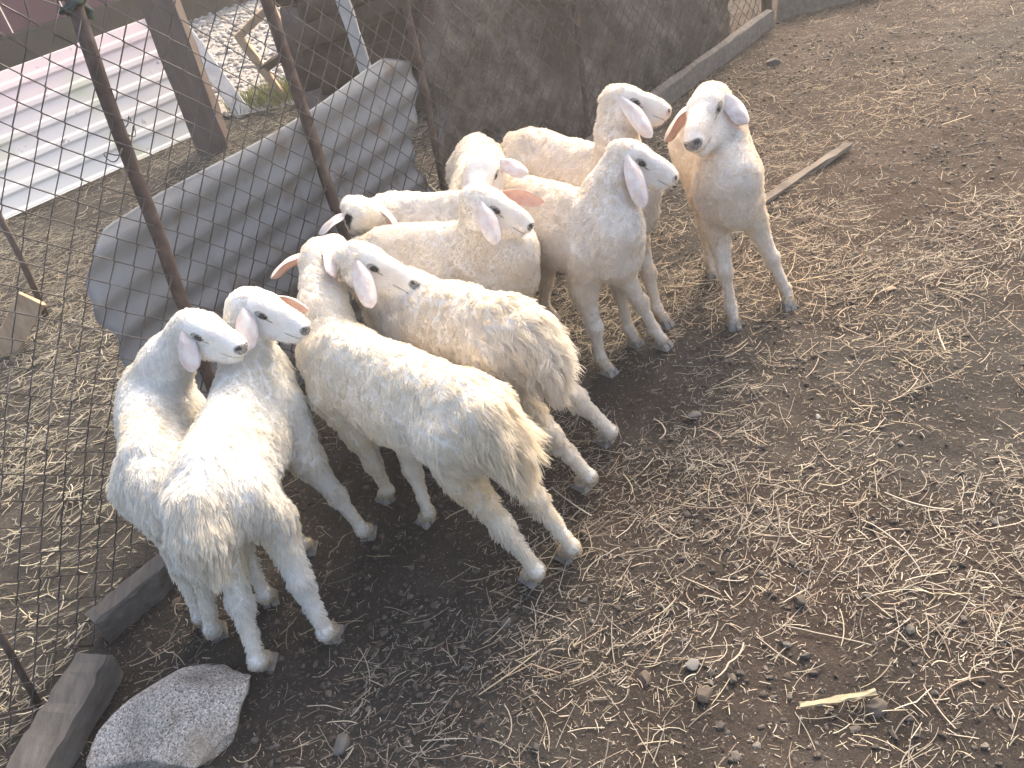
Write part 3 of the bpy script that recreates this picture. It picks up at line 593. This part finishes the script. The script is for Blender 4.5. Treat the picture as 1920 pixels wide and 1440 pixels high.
def fleece_mat(name, hair, dark=True):
    m, t, b = newmat(name); oi = N(t, 'ShaderNodeObjectInfo'); at = N(t, 'ShaderNodeAttribute', attribute_name='tint'); c = mixc(t, 1.0, oi.outputs['Color'], at.outputs['Color'], 'MULTIPLY')
    if not hair:
        h = N(t, 'ShaderNodeAttribute', attribute_name='hc'); sx = N(t, 'ShaderNodeSeparateXYZ'); t.links.new(h.outputs['Vector'], sx.inputs[0])
        def mth(op, a, bb=None, cl=False):
            q = N(t, 'ShaderNodeMath', operation=op, use_clamp=cl)
            for s_, v_ in zip(q.inputs, (a, bb)):
                if v_ is None: continue
                if isinstance(v_, (int, float)): s_.default_value = v_
                else: t.links.new(v_, s_)
            return q.outputs[0]
        A_, S_, U_ = sx.outputs[0], mth('ABSOLUTE', sx.outputs[1]), sx.outputs[2]
        def blob(ca, cs, cu, ra, rs, ru, soft):
            q = [mth('POWER', mth('DIVIDE', mth('SUBTRACT', v_, c_), r_), 2) for v_, c_, r_ in ((A_, ca, ra), (S_, cs, rs), (U_, cu, ru))]
            return mth('DIVIDE', mth('SUBTRACT', 1.0, mth('ADD', mth('ADD', q[0], q[1]), q[2])), soft, True)
        nose = blob(1.03, .04, -.105, .14, .115, .075, .4); nos = blob(.985, .075, -.085, .055, .040, .034, .5)
        # mouth: a thin line along the side of the muzzle
        ml = mth('MULTIPLY_ADD', A_, .03); ml.node.inputs[2].default_value = -.272; line = mth('SUBTRACT', U_, ml)
        mo = mth('MULTIPLY', mth('DIVIDE', mth('SUBTRACT', .013, mth('ABSOLUTE', line)), .008, True), mth('MULTIPLY', mth('DIVIDE', mth('SUBTRACT', A_, .76), .05, True), mth('DIVIDE', mth('SUBTRACT', 1.06, A_), .04, True)))
        eye = blob(.44, .215, -.175, .105, .14, .062, .35); tear = blob(.55, .20, -.205, .07, .10, .016, .5)
        if dark: c = mixc(t, mth('MULTIPLY', nose, .85), c, (.07, .07, .075))
        else: c = mixc(t, mth('MULTIPLY', nose, .55), c, (.36, .24, .21))
        c = mixc(t, mth('MULTIPLY', nos, .85), c, (.035, .03, .03)); c = mixc(t, mth('MULTIPLY', mo, .65), c, (.14, .12, .12)); c = mixc(t, mth('MULTIPLY', mth('MAXIMUM', eye, tear), .75), c, (.10, .085, .075))
        nz = N(t, 'ShaderNodeTexNoise', i_Scale=170.0, i_Detail=6.0); bp = N(t, 'ShaderNodeBump', i_Strength=.6, i_Distance=.004); tc = N(t, 'ShaderNodeTexCoord'); t.links.new(tc.outputs['Object'], nz.inputs['Vector']); t.links.new(nz.outputs[0], bp.inputs['Height']); t.links.new(bp.outputs[0], b.inputs['Normal'])
    t.links.new(c, b.inputs['Base Color']); b.inputs['Roughness'].default_value = .75; b.inputs['Specular IOR Level'].default_value = .15
    if hair:
        tr = N(t, 'ShaderNodeBsdfTranslucent'); t.links.new(c, tr.inputs[0]); mx = N(t, 'ShaderNodeMixShader'); mx.inputs[0].default_value = .28
        t.links.new(b.outputs[0], mx.inputs[1]); t.links.new(tr.outputs[0], mx.inputs[2]); t.links.new(mx.outputs[0], t.nodes['Material Output'].inputs[0])
    return m
M_skin_d, M_skin_p, M_wool = fleece_mat('fleece_dark_nose', False, True), fleece_mat('fleece_pink_nose', False, False), fleece_mat('wool', True)
def ear_mat(name, colr, tr):
    m, t, b = newmat(name); b.inputs['Base Color'].default_value = (*colr, 1); b.inputs['Roughness'].default_value = .7; b.inputs['Specular IOR Level'].default_value = .2
    tc = N(t, 'ShaderNodeTexCoord'); nz = N(t, 'ShaderNodeTexNoise', i_Scale=55.0, i_Detail=6.0); t.links.new(tc.outputs['Object'], nz.inputs['Vector'])
    t.links.new(ramp(t, nz.outputs[0], [(.35, tuple(np.array(colr) * [.90, .80, .76])), (.62, colr)]), b.inputs['Base Color'])
    n2 = N(t, 'ShaderNodeTexNoise', i_Scale=220.0, i_Detail=5.0); t.links.new(tc.outputs['Object'], n2.inputs['Vector']); bp = N(t, 'ShaderNodeBump', i_Strength=.6, i_Distance=.004); t.links.new(n2.outputs[0], bp.inputs['Height']); t.links.new(bp.outputs[0], b.inputs['Normal'])
    ts = N(t, 'ShaderNodeBsdfTranslucent'); ts.inputs[0].default_value = (*tr, 1); mx = N(t, 'ShaderNodeMixShader'); mx.inputs[0].default_value = .18
    t.links.new(b.outputs[0], mx.inputs[1]); t.links.new(ts.outputs[0], mx.inputs[2]); t.links.new(mx.outputs[0], t.nodes['Material Output'].inputs[0]); return m
M_ear, M_earin = ear_mat('ear_outside', (.84, .80, .77), (.85, .62, .54)), ear_mat('ear_inside', (.74, .58, .53), (.85, .50, .42))
M_eye = surf('eye', [(.3, (.012, .009, .008)), (.7, (.03, .02, .015))], scale=50, rough=.08, bump=0, spec=.6)
M_hoof = surf('hoof', [(.3, (.13, .12, .11)), (.7, (.34, .32, .30))], scale=60, rough=.6, bump=.3, bscale=200, dist=.002)
M_spot = surf('black_patch', [(.3, (.012, .012, .014)), (.7, (.03, .03, .033))], scale=80, rough=.8, bump=.5, bscale=300, dist=.004)

def ear_mesh(base, tip, side_n, width, fwd):
    """a drooping leaf-shaped ear: base, tip, the direction its outer face looks, half width"""
    ns, nw = 16, 9; base, tip = np.asarray(base), np.asarray(tip); ax = tip - base; L = np.linalg.norm(ax); axu = ax / L
    n = unit(side_n - axu * (side_n @ axu)); wv = np.cross(axu, n); V = []
    for side in (1, -1):
        for q in range(ns + 1):
            s = q / ns; c = base + ax * s + n * (.16 * L * math.sin(math.pi * s) * .8); w_ = width * ((.38 + .62 * math.sin(math.pi / 2 * s / .58)) if s < .58 else math.sqrt(max(0, 1 - ((s - .58) / .42) ** 2)))
            w_ = max(w_, .0015)
            for r_ in range(nw):
                k = -1 + 2 * r_ / (nw - 1); cup = -.80 * w_ * (abs(k) ** 1.7) * (1 - .45 * s) + .06 * w_ * math.sin(9 * s + 3 * k); V.append(c + wv * (w_ * k) + n * (cup + side * .0032 * (1 - .8 * k * k)))
    f = []; m = (ns + 1) * nw; mats = []
    for side in (0, 1):
        for q in range(ns):
            for r_ in range(nw - 1):
                a = side * m + q * nw + r_; fc = (a, a + 1, a + nw + 1, a + nw); f.append(fc if side else fc[::-1]); mats.append(side)
    for q in range(ns):
        for r_ in (0, nw - 1): a = q * nw + r_; f.append((a, a + nw, a + nw + m, a + m)); mats.append(0)
    me = pymesh('ear', V, f); me.materials.append(M_ear); me.materials.append(M_earin); me.polygons.foreach_set('material_index', mats); return me
def hoof_mesh(foot, d):
    d = unit([d[0], d[1], 0]); s = np.array([-d[1], d[0], 0]); prof = [(-.017, 0), (.037, 0), (.034, .009), (.018, .026), (-.013, .024)]; V = []; f = []
    for sg in (-1, 1):
        b = len(V)
        for w_, k in ((.0018, 1), (.0205, .92)):
            for (x, z) in prof: V.append(foot + d * x * k + s * sg * (w_ * (1 - .25 * z / .028)) + np.array([0, 0, z]))
        f.append(tuple(range(b, b + 5))); f.append(tuple(range(b + 9, b + 4, -1)))
        for q in range(5): f.append((b + q, b + (q + 1) % 5, b + 5 + (q + 1) % 5, b + 5 + q))
    return pymesh('hoof', V, f, False)

def bend2(a, b, l1, l2, bdir):
    """middle joint of a two-bone limb, bent towards bdir"""
    e = b - a; D = np.linalg.norm(e); eu = e / D; D2 = min(D, (l1 + l2) * .999); x = (l1 * l1 - l2 * l2 + D2 * D2) / (2 * D2); h = math.sqrt(max(l1 * l1 - x * x, 0)); bd = unit(bdir - eu * (bdir @ eu)); return a + eu * (x * D / D2) + bd * h

def make_sheep(label, W, R, poll, nose, near, ears, fl=None, fr=None, hl=None, hr=None, tint=(.85, .80, .73), dark=True, shaggy=.5, curl=.4, sc=1.0, HL=.178, tail=True, spot=None, crown=.5, seed=0, roll=0.0, neck_back=0.0, legwool=.5, bushy=0.0, zW=.43, zR=.44, fat=1.0):
    r = np.random.default_rng(100 + seed); up = np.array([0, 0, 1.0])
    W = np.array([W[0], W[1], zW]); R = np.array([R[0], R[1], zR]); ax = unit(W - R); d = unit([ax[0], ax[1], 0]); s = np.array([-d[1], d[0], 0.0])    # s: the animal's left
    uu = np.cross(ax, s); B = np.array([ax, s, uu]); Lb = np.linalg.norm(W - R); mid = (W + R) / 2; F = Field()
    F.ell(mid - uu * .004, (Lb * .5 + .120, .100 * fat, .108), B, .03); F.ell(W + ax * .015 - uu * .006, (.120, .088 * fat, .118), B, .04); F.ell(R - ax * .006, (.112, .080 * fat, .098), B, .04)
    F.ell(mid - uu * .028 + ax * .02, (Lb * .42 + .04, .092 * fat, .092), B, .05); F.ell(W + ax * .085 - uu * .045, (.055, .055, .075), B, .05); F.cone(W + uu * .085, R + uu * .075, .040, .042, .05)
    # legs
    feet = []
    def foot_at(p, default):
        if p is None: g = default
        elif len(p) == 2 and abs(p[0]) > 20: g = P(p[0], p[1])
        else: g = np.array([p[0], p[1], 0.0])
        return np.array([g[0], g[1], float(gh(g[0], g[1])) + .001])
    for sg, ft in ((1, fl), (-1, fr)):
        sh = W + s * sg * .062 * fat + ax * .02 - uu * .02; f_ = foot_at(ft, W * [1, 1, 0] + s * sg * .075 + d * .02); fet = f_ + up * .052 - d * .020; lean = (f_ - sh) * [1, 1, 0]
        el = sh - up * .125 - d * .035 + lean * .30; kn = bend2(el, fet, .118, .102, d); F.chain([sh, el, kn], [.060, .036, .0205], .03); F.cone(kn + d * .006, kn + d * .003 - up * .014, .0245, .022, .012); F.chain([kn, fet, f_ + up * .020 + d * .008], [.0175, .0145, .0185], .012); F.cone(fet - d * .003, fet - up * .006, .0175, .0165, .010); feet.append((f_, lean))
    for sg, ft in ((1, hl), (-1, hr)):
        hp = R + s * sg * .054 * fat + uu * .0; f_ = foot_at(ft, R * [1, 1, 0] + s * sg * .075 - d * .03); fet = f_ + up * .052 - d * .020; lean = (f_ - hp) * [1, 1, 0]
        st = hp - up * .135 + d * .055 + lean * .35; hk = bend2(st, fet, .125, .125, -d); F.chain([hp, st], [.066, .043], .04); F.chain([st, hk], [.042, .0215], .025); F.cone(hk - d * .006, hk - d * .002 - up * .03, .024, .021, .014); F.chain([hk, fet, f_ + up * .020 + d * .008], [.0195, .0158, .0195], .012); F.cone(fet - d * .003, fet - up * .006, .0185, .0175, .010); feet.append((f_, lean))
    if tail:
        t0_ = R - ax * .085 + uu * .055; t1_ = R - d * .118 - up * .01; t2_ = R - d * .126 - up * .095; F.chain([t0_, t1_, t2_], [.034, .032, .017], .045)
    # head
    pol = P(*poll) if len(poll) == 3 and abs(poll[0]) > 20 else np.asarray(poll, float); HLs = HL * sc
    nos = on_ray_dist(nose[0], nose[1], pol, HLs, near) if len(nose) == 2 else pol + unit(nose) * HLs; a = unit(nos - pol); hu = unit(up - a * (up @ a)); hs = np.cross(hu, a)
    if roll: hu, hs = hu * math.cos(roll) + hs * math.sin(roll), hs * math.cos(roll) - hu * math.sin(roll)
    HB = np.array([a, hs, hu]); H_ = lambda x, y, z: pol + (a * x + hs * y + hu * z) * HLs; h = HLs
    nb = W + ax * .075 + uu * .045; ntop = H_(.10, 0, -.30); nm = (nb + ntop) / 2 - d * (.012 + neck_back) - a * .012 + up * .0
    F.chain([W + ax * .01 + uu * .03, nb, nm, ntop], [.080, .068, .050, .041], .045)
    n_body = len(F.p)
    F.ell(H_(.24, 0, -.215), np.array([.27, .215, .225]) * h, HB, .012); F.cone(H_(.34, 0, -.17), H_(.90, 0, -.135), .175 * h, .122 * h, .018); F.cone(H_(.62, 0, -.10), H_(.80, 0, -.085), .115 * h, .10 * h, .02)
    for q in (-1, 1): F.cone(H_(.28, q * .075, -.44), H_(.80, q * .035, -.315), .155 * h, .090 * h, .02); F.cone(H_(.36, q * .125, -.09), H_(.48, q * .12, -.10), .080 * h, .06 * h, .02)
    F.ell(H_(.935, 0, -.135), np.array([.090, .122, .108]) * h, HB, .010); F.ell(H_(.90, 0, -.300), np.array([.088, .090, .062]) * h, HB, .008)
    FH = Field(); FH.p = F.p[n_body:]
    V, Q = F.mesh(VOX)
    tri_ = np.vstack([Q[:, [0, 1, 2]], Q[:, [0, 2, 3]]]); nf = np.cross(V[tri_[:, 1]] - V[tri_[:, 0]], V[tri_[:, 2]] - V[tri_[:, 0]]); nv_ = np.zeros_like(V)
    for q in range(3): np.add.at(nv_, tri_[:, q], nf)
    nv_ /= np.linalg.norm(nv_, axis=1)[:, None] + 1e-12
    lump = sum(fbm(V[:, i_] * fq + seed, V[:, j_] * fq + 3 * i_, seed + i_, 2) for i_, j_, fq in ((0, 1, 34), (1, 2, 34), (2, 0, 34))) / 3 - .5
    onw = np.clip(FH.points(V) / .02, 0, 1) * np.clip((V[:, 2] - .24) / .08, 0, 1); V = V + nv_ * (lump * onw * (.013 + .013 * curl))[:, None]
    me = fast_mesh('sheep', V, Q)
    # local head coordinates and dirt/pink tints, body darkened to match the shadowed wool
    rel = (V - pol) / h; hc = np.stack([rel @ a, rel @ hs, rel @ hu], -1); pattr(me, 'hc', hc, 'FLOAT_VECTOR')
    tn = np.ones((len(V), 4)); tn[:, :3] *= np.where(FH.points(V) < .006, 1.0, .88)[:, None]; low = np.clip((.07 - V[:, 2]) / .06, 0, 1) * (.5 + .5 * vnoise(V[:, 0] * 40, V[:, 1] * 40 + V[:, 2] * 60, seed)); tn[:, :3] -= low[:, None] * np.array([.42, .47, .52])
    leg = np.clip((.26 - V[:, 2]) / .12, 0, 1) * (V[:, 2] > .07); tn[:, :3] -= (leg * .24 * vnoise(V[:, 0] * 22, V[:, 2] * 22 + V[:, 1] * 17, seed + 3))[:, None] * np.array([.5, .8, 1.2])
    fz = np.clip(-FH.points(V) / .004 + 1.5, 0, 1); mot = fbm(hc[:, 0] * 5 + seed * 3, hc[:, 2] * 5 + hc[:, 1] * 3, seed + 21, 3); tn[:, :3] -= (fz * np.clip(mot - .42, 0, 1) * .5)[:, None] * np.array([.35, .62, .75])
    pattr(me, 'tint', tn); body = link('sheep', me, M_skin_d if dark else M_skin_p); body.color = (*tint, 1); tag(body, label, 'sheep', 'flock of white lambs crowded against the fence')
    # eyes
    for q in (-1, 1):
        tt = np.linspace(.05, .4, 120); L3 = H_(.44, 0, -.175) + hs * (q * tt * h)[:, None]; val = F.points(L3); e = L3[np.argmax(val > 0)] - hs * q * .0052
        import bmesh
        bm = bmesh.new(); bmesh.ops.create_uvsphere(bm, u_segments=14, v_segments=10, radius=1.0); em = bpy.data.meshes.new('eye'); bm.to_mesh(em); bm.free(); em.polygons.foreach_set('use_smooth', np.ones(len(em.polygons), bool))
        eo = link('eye', em, M_eye, body); eo.matrix_local = Matrix.Translation(Vector(e)) @ Matrix(HB.T.tolist()).to_4x4() @ Matrix.Diagonal((.0135, .0085, .0088, 1))
    # ears: (side, tip pixel or offset in head lengths)
    for q, tipdef in zip((1, -1), ears):
        tt = np.linspace(.05, .4, 90); L3 = H_(.17, 0, -.18) + hs * (q * tt * h)[:, None]; val = F.points(L3); b0 = L3[np.argmax(val > 0)] - hs * q * .006
        if tipdef is None: tip = b0 + (a * .12 + hs * q * .28 - hu * .70) * h
        elif len(tipdef) == 2: tip = near_ray(tipdef[0], tipdef[1], b0 + hs * q * .02); e_ = tip - b0; tip = b0 + e_ * min(1, .92 * h / np.linalg.norm(e_))
        elif len(tipdef) == 3: tip = b0 + (a * tipdef[0] + hs * q * tipdef[1] + hu * tipdef[2]) * h
        link('ear', ear_mesh(b0, tip, unit(hs * q * 1.0 + hu * .55), .148 * h, a), None, body)
    for f_, lean in feet: link('hoof', hoof_mesh(f_ - up * .002, d + .3 * lean), M_hoof, body)
    # wool strands
    tri = np.vstack([Q[:, [0, 1, 2]], Q[:, [0, 2, 3]]]); p0, p1, p2 = V[tri[:, 0]], V[tri[:, 1]], V[tri[:, 2]]; nn = np.cross(p1 - p0, p2 - p0); ar = np.linalg.norm(nn, axis=1); nn = nn / (ar[:, None] + 1e-12)
    vn = np.zeros_like(V); 
    for q in range(3): np.add.at(vn, tri[:, q], nn * ar[:, None])
    vn /= np.linalg.norm(vn, axis=1)[:, None] + 1e-12
    def sample(n):
        f = r.choice(len(tri), n, p=ar / ar.sum()); u = r.random((n, 2)); fl_ = u.sum(1) > 1; u[fl_] = 1 - u[fl_]; wt = np.stack([1 - u.sum(1), u[:, 0], u[:, 1]], -1)
        return (V[tri[f]] * wt[..., None]).sum(1), unit_rows((vn[tri[f]] * wt[..., None]).sum(1))
    unit_rows = lambda q: q / (np.linalg.norm(q, axis=-1, keepdims=True) + 1e-12)
    def groom(p, n_):
        rel = (p - pol) / h; ha, hss, hh = rel @ a, rel @ hs, rel @ hu; inhead = (FH.points(p) < .007) & (ha > .02); face = np.clip((ha - .10 - .12 * crown) / .12, 0, 1) * inhead; jaw = inhead * (hh < -.30)
        q = (p - R) @ ax / Lb; back = np.clip((.35 - q) / .6, 0, 1); z = p[:, 2]
        below = np.clip((.285 - z) / .06, 0, 1); hind = ((p - mid) @ ax < 0)
        Lw = (.006 + .010 * shaggy) + .015 * shaggy * back + .028 * bushy * np.clip((-.18 - q) / .14, 0, 1); Lleg = np.where(hind, .004 + .009 * legwool * np.clip((z - .03) / .12, .35, 1), .0048 + .001 * legwool); Lleg = np.where(z < .05, np.minimum(Lleg, .010), Lleg)
        L = Lw * (1 - below) + Lleg * below; L = L * (1 - face) + .0058 * face; L = np.where(inhead & (face < .5), np.minimum(L, .010 + .012 * crown), L); L = np.where(z < .022, .0, L)
        flow = -d * .75 + np.array([0, 0, -.75]); flow = np.broadcast_to(flow, p.shape).copy(); flow[inhead] = -a * .8 - up * .2; fe = below > .5; flow[fe] = [0, 0, -1.0]
        tg = unit_rows(flow - n_ * (flow * n_).sum(1, keepdims=True)); lift = np.where(inhead, .45, .62 - .18 * shaggy)[:, None]
        return L, tg, lift, face, below
    nS = 56000; p, n_ = sample(nS); L, tg, lift, face, below = groom(p, n_); keep = L > .001; p, n_, L, tg, lift, face, below = (q[keep] for q in (p, n_, L, tg, lift, face, below)); nS = len(p)
    nC = 2200 if shaggy > .35 else 3600; cp, cnrm = sample(nC); cL, ctg, clift, _, _ = groom(cp, cnrm); cr = r.normal(0, .13 + .15 * shaggy, (nC, 3)); cdir = unit_rows(cnrm * clift * 1.3 + ctg + cr * (1.0 + .4 * curl)); ck = r.uniform(.7, 1.35, nC); cph = r.uniform(0, 6.28, nC)
    kd = KDTree(nC)
    for q in range(nC): kd.insert(cp[q], q)
    kd.balance(); ci = np.array([kd.find(q)[1] for q in p]); dirs = unit_rows(n_ * lift * 1.3 + tg + r.normal(0, .16, (nS, 3)) + .35 * cr[ci]); LL = L * ck[ci] * r.uniform(.75, 1.15, nS)
    K = 5; sv = np.linspace(0, 1, K); side = unit_rows(np.cross(dirs, n_)); P3 = np.zeros((nS, K, 3)); cl = (.25 + .40 * shaggy) * (1 - .8 * face) * (1 - .3 * below)
    for q, t_ in enumerate(sv):
        own = p + dirs * (LL * t_)[:, None] - up * (LL * .30 * t_ ** 2)[:, None]; ctr = cp[ci] + cdir[ci] * (LL * t_)[:, None] - up * (LL * .30 * t_ ** 2)[:, None]
        k = (cl * t_ ** 1.3)[:, None]; wob = side * (np.sin(cph[ci] + t_ * 7.5) * LL * .16 * curl * (1 - face))[:, None] + n_ * (np.cos(cph[ci] + t_ * 7.5) * LL * .12 * curl * (1 - face))[:, None]
        P3[:, q] = own * (1 - k) + ctr * k + wob * t_
    P3[:, 0] -= n_ * .002; P3[:, :, 2] = np.maximum(P3[:, :, 2], .004)
    hc_ = bpy.data.hair_curves.new('wool'); hc_.add_curves([K] * nS); hc_.attributes['position'].data.foreach_set('vector', P3.astype(np.float32).ravel())
    rad = np.outer(.00060 * r.uniform(.7, 1.3, nS) * np.where(face > .5, .5, 1), np.array([1, .95, .85, .65, .25])).astype(np.float32)
    ra = hc_.attributes.get('radius') or hc_.attributes.new('radius', 'FLOAT', 'POINT'); ra.data.foreach_set('value', rad.ravel())
    ta = hc_.attributes.new('tint', 'FLOAT_COLOR', 'POINT'); bse = np.repeat(((.88 + .15 * r.random(nS)) * (.91 + .14 * r.random(nC))[ci])[:, None], K, 1) * np.array([.93, .97, 1, 1.02, 1.04]); ylw = (.6 * vnoise(p[:, 0] * 9 + seed, p[:, 1] * 9 + p[:, 2] * 7, seed + 7) * .30 + .16 * np.clip((.38 - p[:, 2]) / .12, 0, 1) * (1 - below))[:, None] * np.ones((1, K))
    dirt = np.clip((.085 - p[:, 2]) / .07, 0, 1) * (.15 + .5 * vnoise(p[:, 0] * 45, p[:, 1] * 45 + p[:, 2] * 50, seed + 2)) + below * .08 * vnoise(p[:, 0] * 22, p[:, 2] * 22, seed); T4 = np.stack([bse - dirt[:, None], bse - ylw * .35 - dirt[:, None] * 1.15, bse - ylw - dirt[:, None] * 1.35, np.ones_like(bse)], -1).astype(np.float32)
    if spot is not None:
        c0 = near_ray(spot[0], spot[1], H_(.1, 0, -.1)); tt = np.linspace(-.12, .12, 200); rr_ = unit(ray(spot[0], spot[1])); L3 = c0 + rr_ * tt[:, None]; c0 = L3[np.argmax(F.points(L3) < 0)]
        m_ = np.clip((.012 + .012 * vnoise(p[:, 0] * 70, p[:, 2] * 70, 5) - np.linalg.norm((p - c0), axis=1)) / .003, 0, 1); T4[:, :, :3] *= (1 - .96 * m_)[:, None, None]; dm = np.clip((.012 + .012 * vnoise(V[:, 0] * 70, V[:, 2] * 70, 5) - np.linalg.norm(V - c0, axis=1)) / .003, 0, 1); tn[:, :3] *= (1 - .96 * dm)[:, None]; me.attributes['tint'].data.foreach_set('color', tn.astype(np.float32).ravel())
    ta.data.foreach_set('color', T4.ravel()); wo = link('wool', None, None, body) if False else bpy.data.objects.new('wool', hc_); col.objects.link(wo); wo.parent = body; hc_.materials.append(M_wool); wo.color = (*tint, 1)
    return body

WHITE, COOL, CREAM, WARM = (.86, .83, .78), (.86, .85, .82), (.86, .81, .72), (.83, .76, .68)
make_sheep('white lamb pressed to the fence at the far left, ear hanging, muzzle behind its neighbour', (-.85, 1.72), (-.80, 1.49), (346, 572, .71), (458, 640), True, ((.10, .25, -.62), (362, 698)),
           fr=(508, 1128), hr=(412, 1192), tint=COOL, shaggy=.34, seed=1, legwool=.8, fat=.80, roll=.3)
make_sheep('white lamb in front at left with its rump to the camera and head turned right', (-.615, 1.68), (-.66, 1.375), (460, 530, .71), (582, 606), True, ((578, 580), (465, 658)),
           fl=(578, 1032), fr=(690, 1003), hl=(500, 1248), hr=(625, 1195), zR=.455, bushy=.3, tint=COOL, shaggy=.36, seed=2, legwool=1.0, fat=.88, roll=.38)
make_sheep('large cream sheep in the middle seen from behind, its face turned away', (-.37, 1.74), (-.115, 1.43), (580, 452, .68), (.05, .15, -.07), False, ((508, 522), (-.58, .30, -.30)),
           fl=(725, 935), fr=(800, 975), hl=(1000, 1088), hr=(1065, 1043), zR=.45, bushy=1.0, tint=CREAM, shaggy=.45, seed=3, legwool=1.0, HL=.175)
make_sheep('lamb with a smooth white face looking right over the large cream sheep', (-.20, 1.92), (.01, 1.69), (666, 444, .69), (787, 522), True, ((.1, .3, -.6), (697, 578)),
           hl=(1097, 912), hr=(1136, 827), tint=(.86, .815, .745), bushy=.7, zR=.455, shaggy=.65, curl=.8, seed=4, legwool=.9, roll=.38)
make_sheep('lamb with a black spot behind its ear, head turned to the fence', (-.21, 2.42), (-.03, 2.33), (664, 374, .62), (-.04, .15, -.05), False, ((598, 440), (752, 440)), tint=WHITE, shaggy=.2, curl=.9, seed=5, spot=(652, 410), HL=.175, crown=1.0, fat=.88)
make_sheep('lamb at the back facing the camera with its muzzle hidden behind another head', (.03, 2.52), (.055, 2.75), (908, 264, .70), (882, 384), True, ((990, 326), (872, 378)), tint=(.86, .82, .76), shaggy=.25, curl=.7, seed=6, crown=.9, HL=.21, fat=.85)
make_sheep('lamb in the centre with half-closed eyes and a pink-lined ear, dark nose pointing right', (.0, 2.13), (-.26, 2.22), (900, 338, .69), (1021, 426), True, ((1020, 378), (932, 458)), tint=(.85, .80, .73), shaggy=.15, curl=.6, seed=7, roll=.38)
make_sheep('beige lamb with a pink nose striding right in front of the back row', (.32, 2.15), (.14, 2.37), (1174, 252, .69), (1281, 328), True, ((.1, .3, -.6), (1207, 390)),
           fr=(1138, 697), fl=(1240, 650), tint=(.83, .77, .70), dark=False, shaggy=.15, curl=.9, seed=8, roll=.38)
make_sheep('tall lamb at the back nosing the ear of the front-facing sheep', (.44, 2.39), (.24, 2.70), (1155, 150, .75), (1264, 200), True, ((.1, .3, -.6), (1222, 258)),
           fl=(1243, 607), fr=(1190, 645), tint=WARM, dark=False, shaggy=.3, curl=.8, seed=9, roll=.38)
make_sheep('slender lamb at the far right standing to face the camera', (.76, 2.31), (.775, 2.58), (1322, 142, .72), (1288, 262), True, ((1402, 232), (1246, 264)),
           fr=(1375, 608), fl=(1477, 571), hr=(1335, 513), tint=(.84, .77, .69), shaggy=.15, curl=.5, seed=10, fat=.68, HL=.240, roll=-.42)
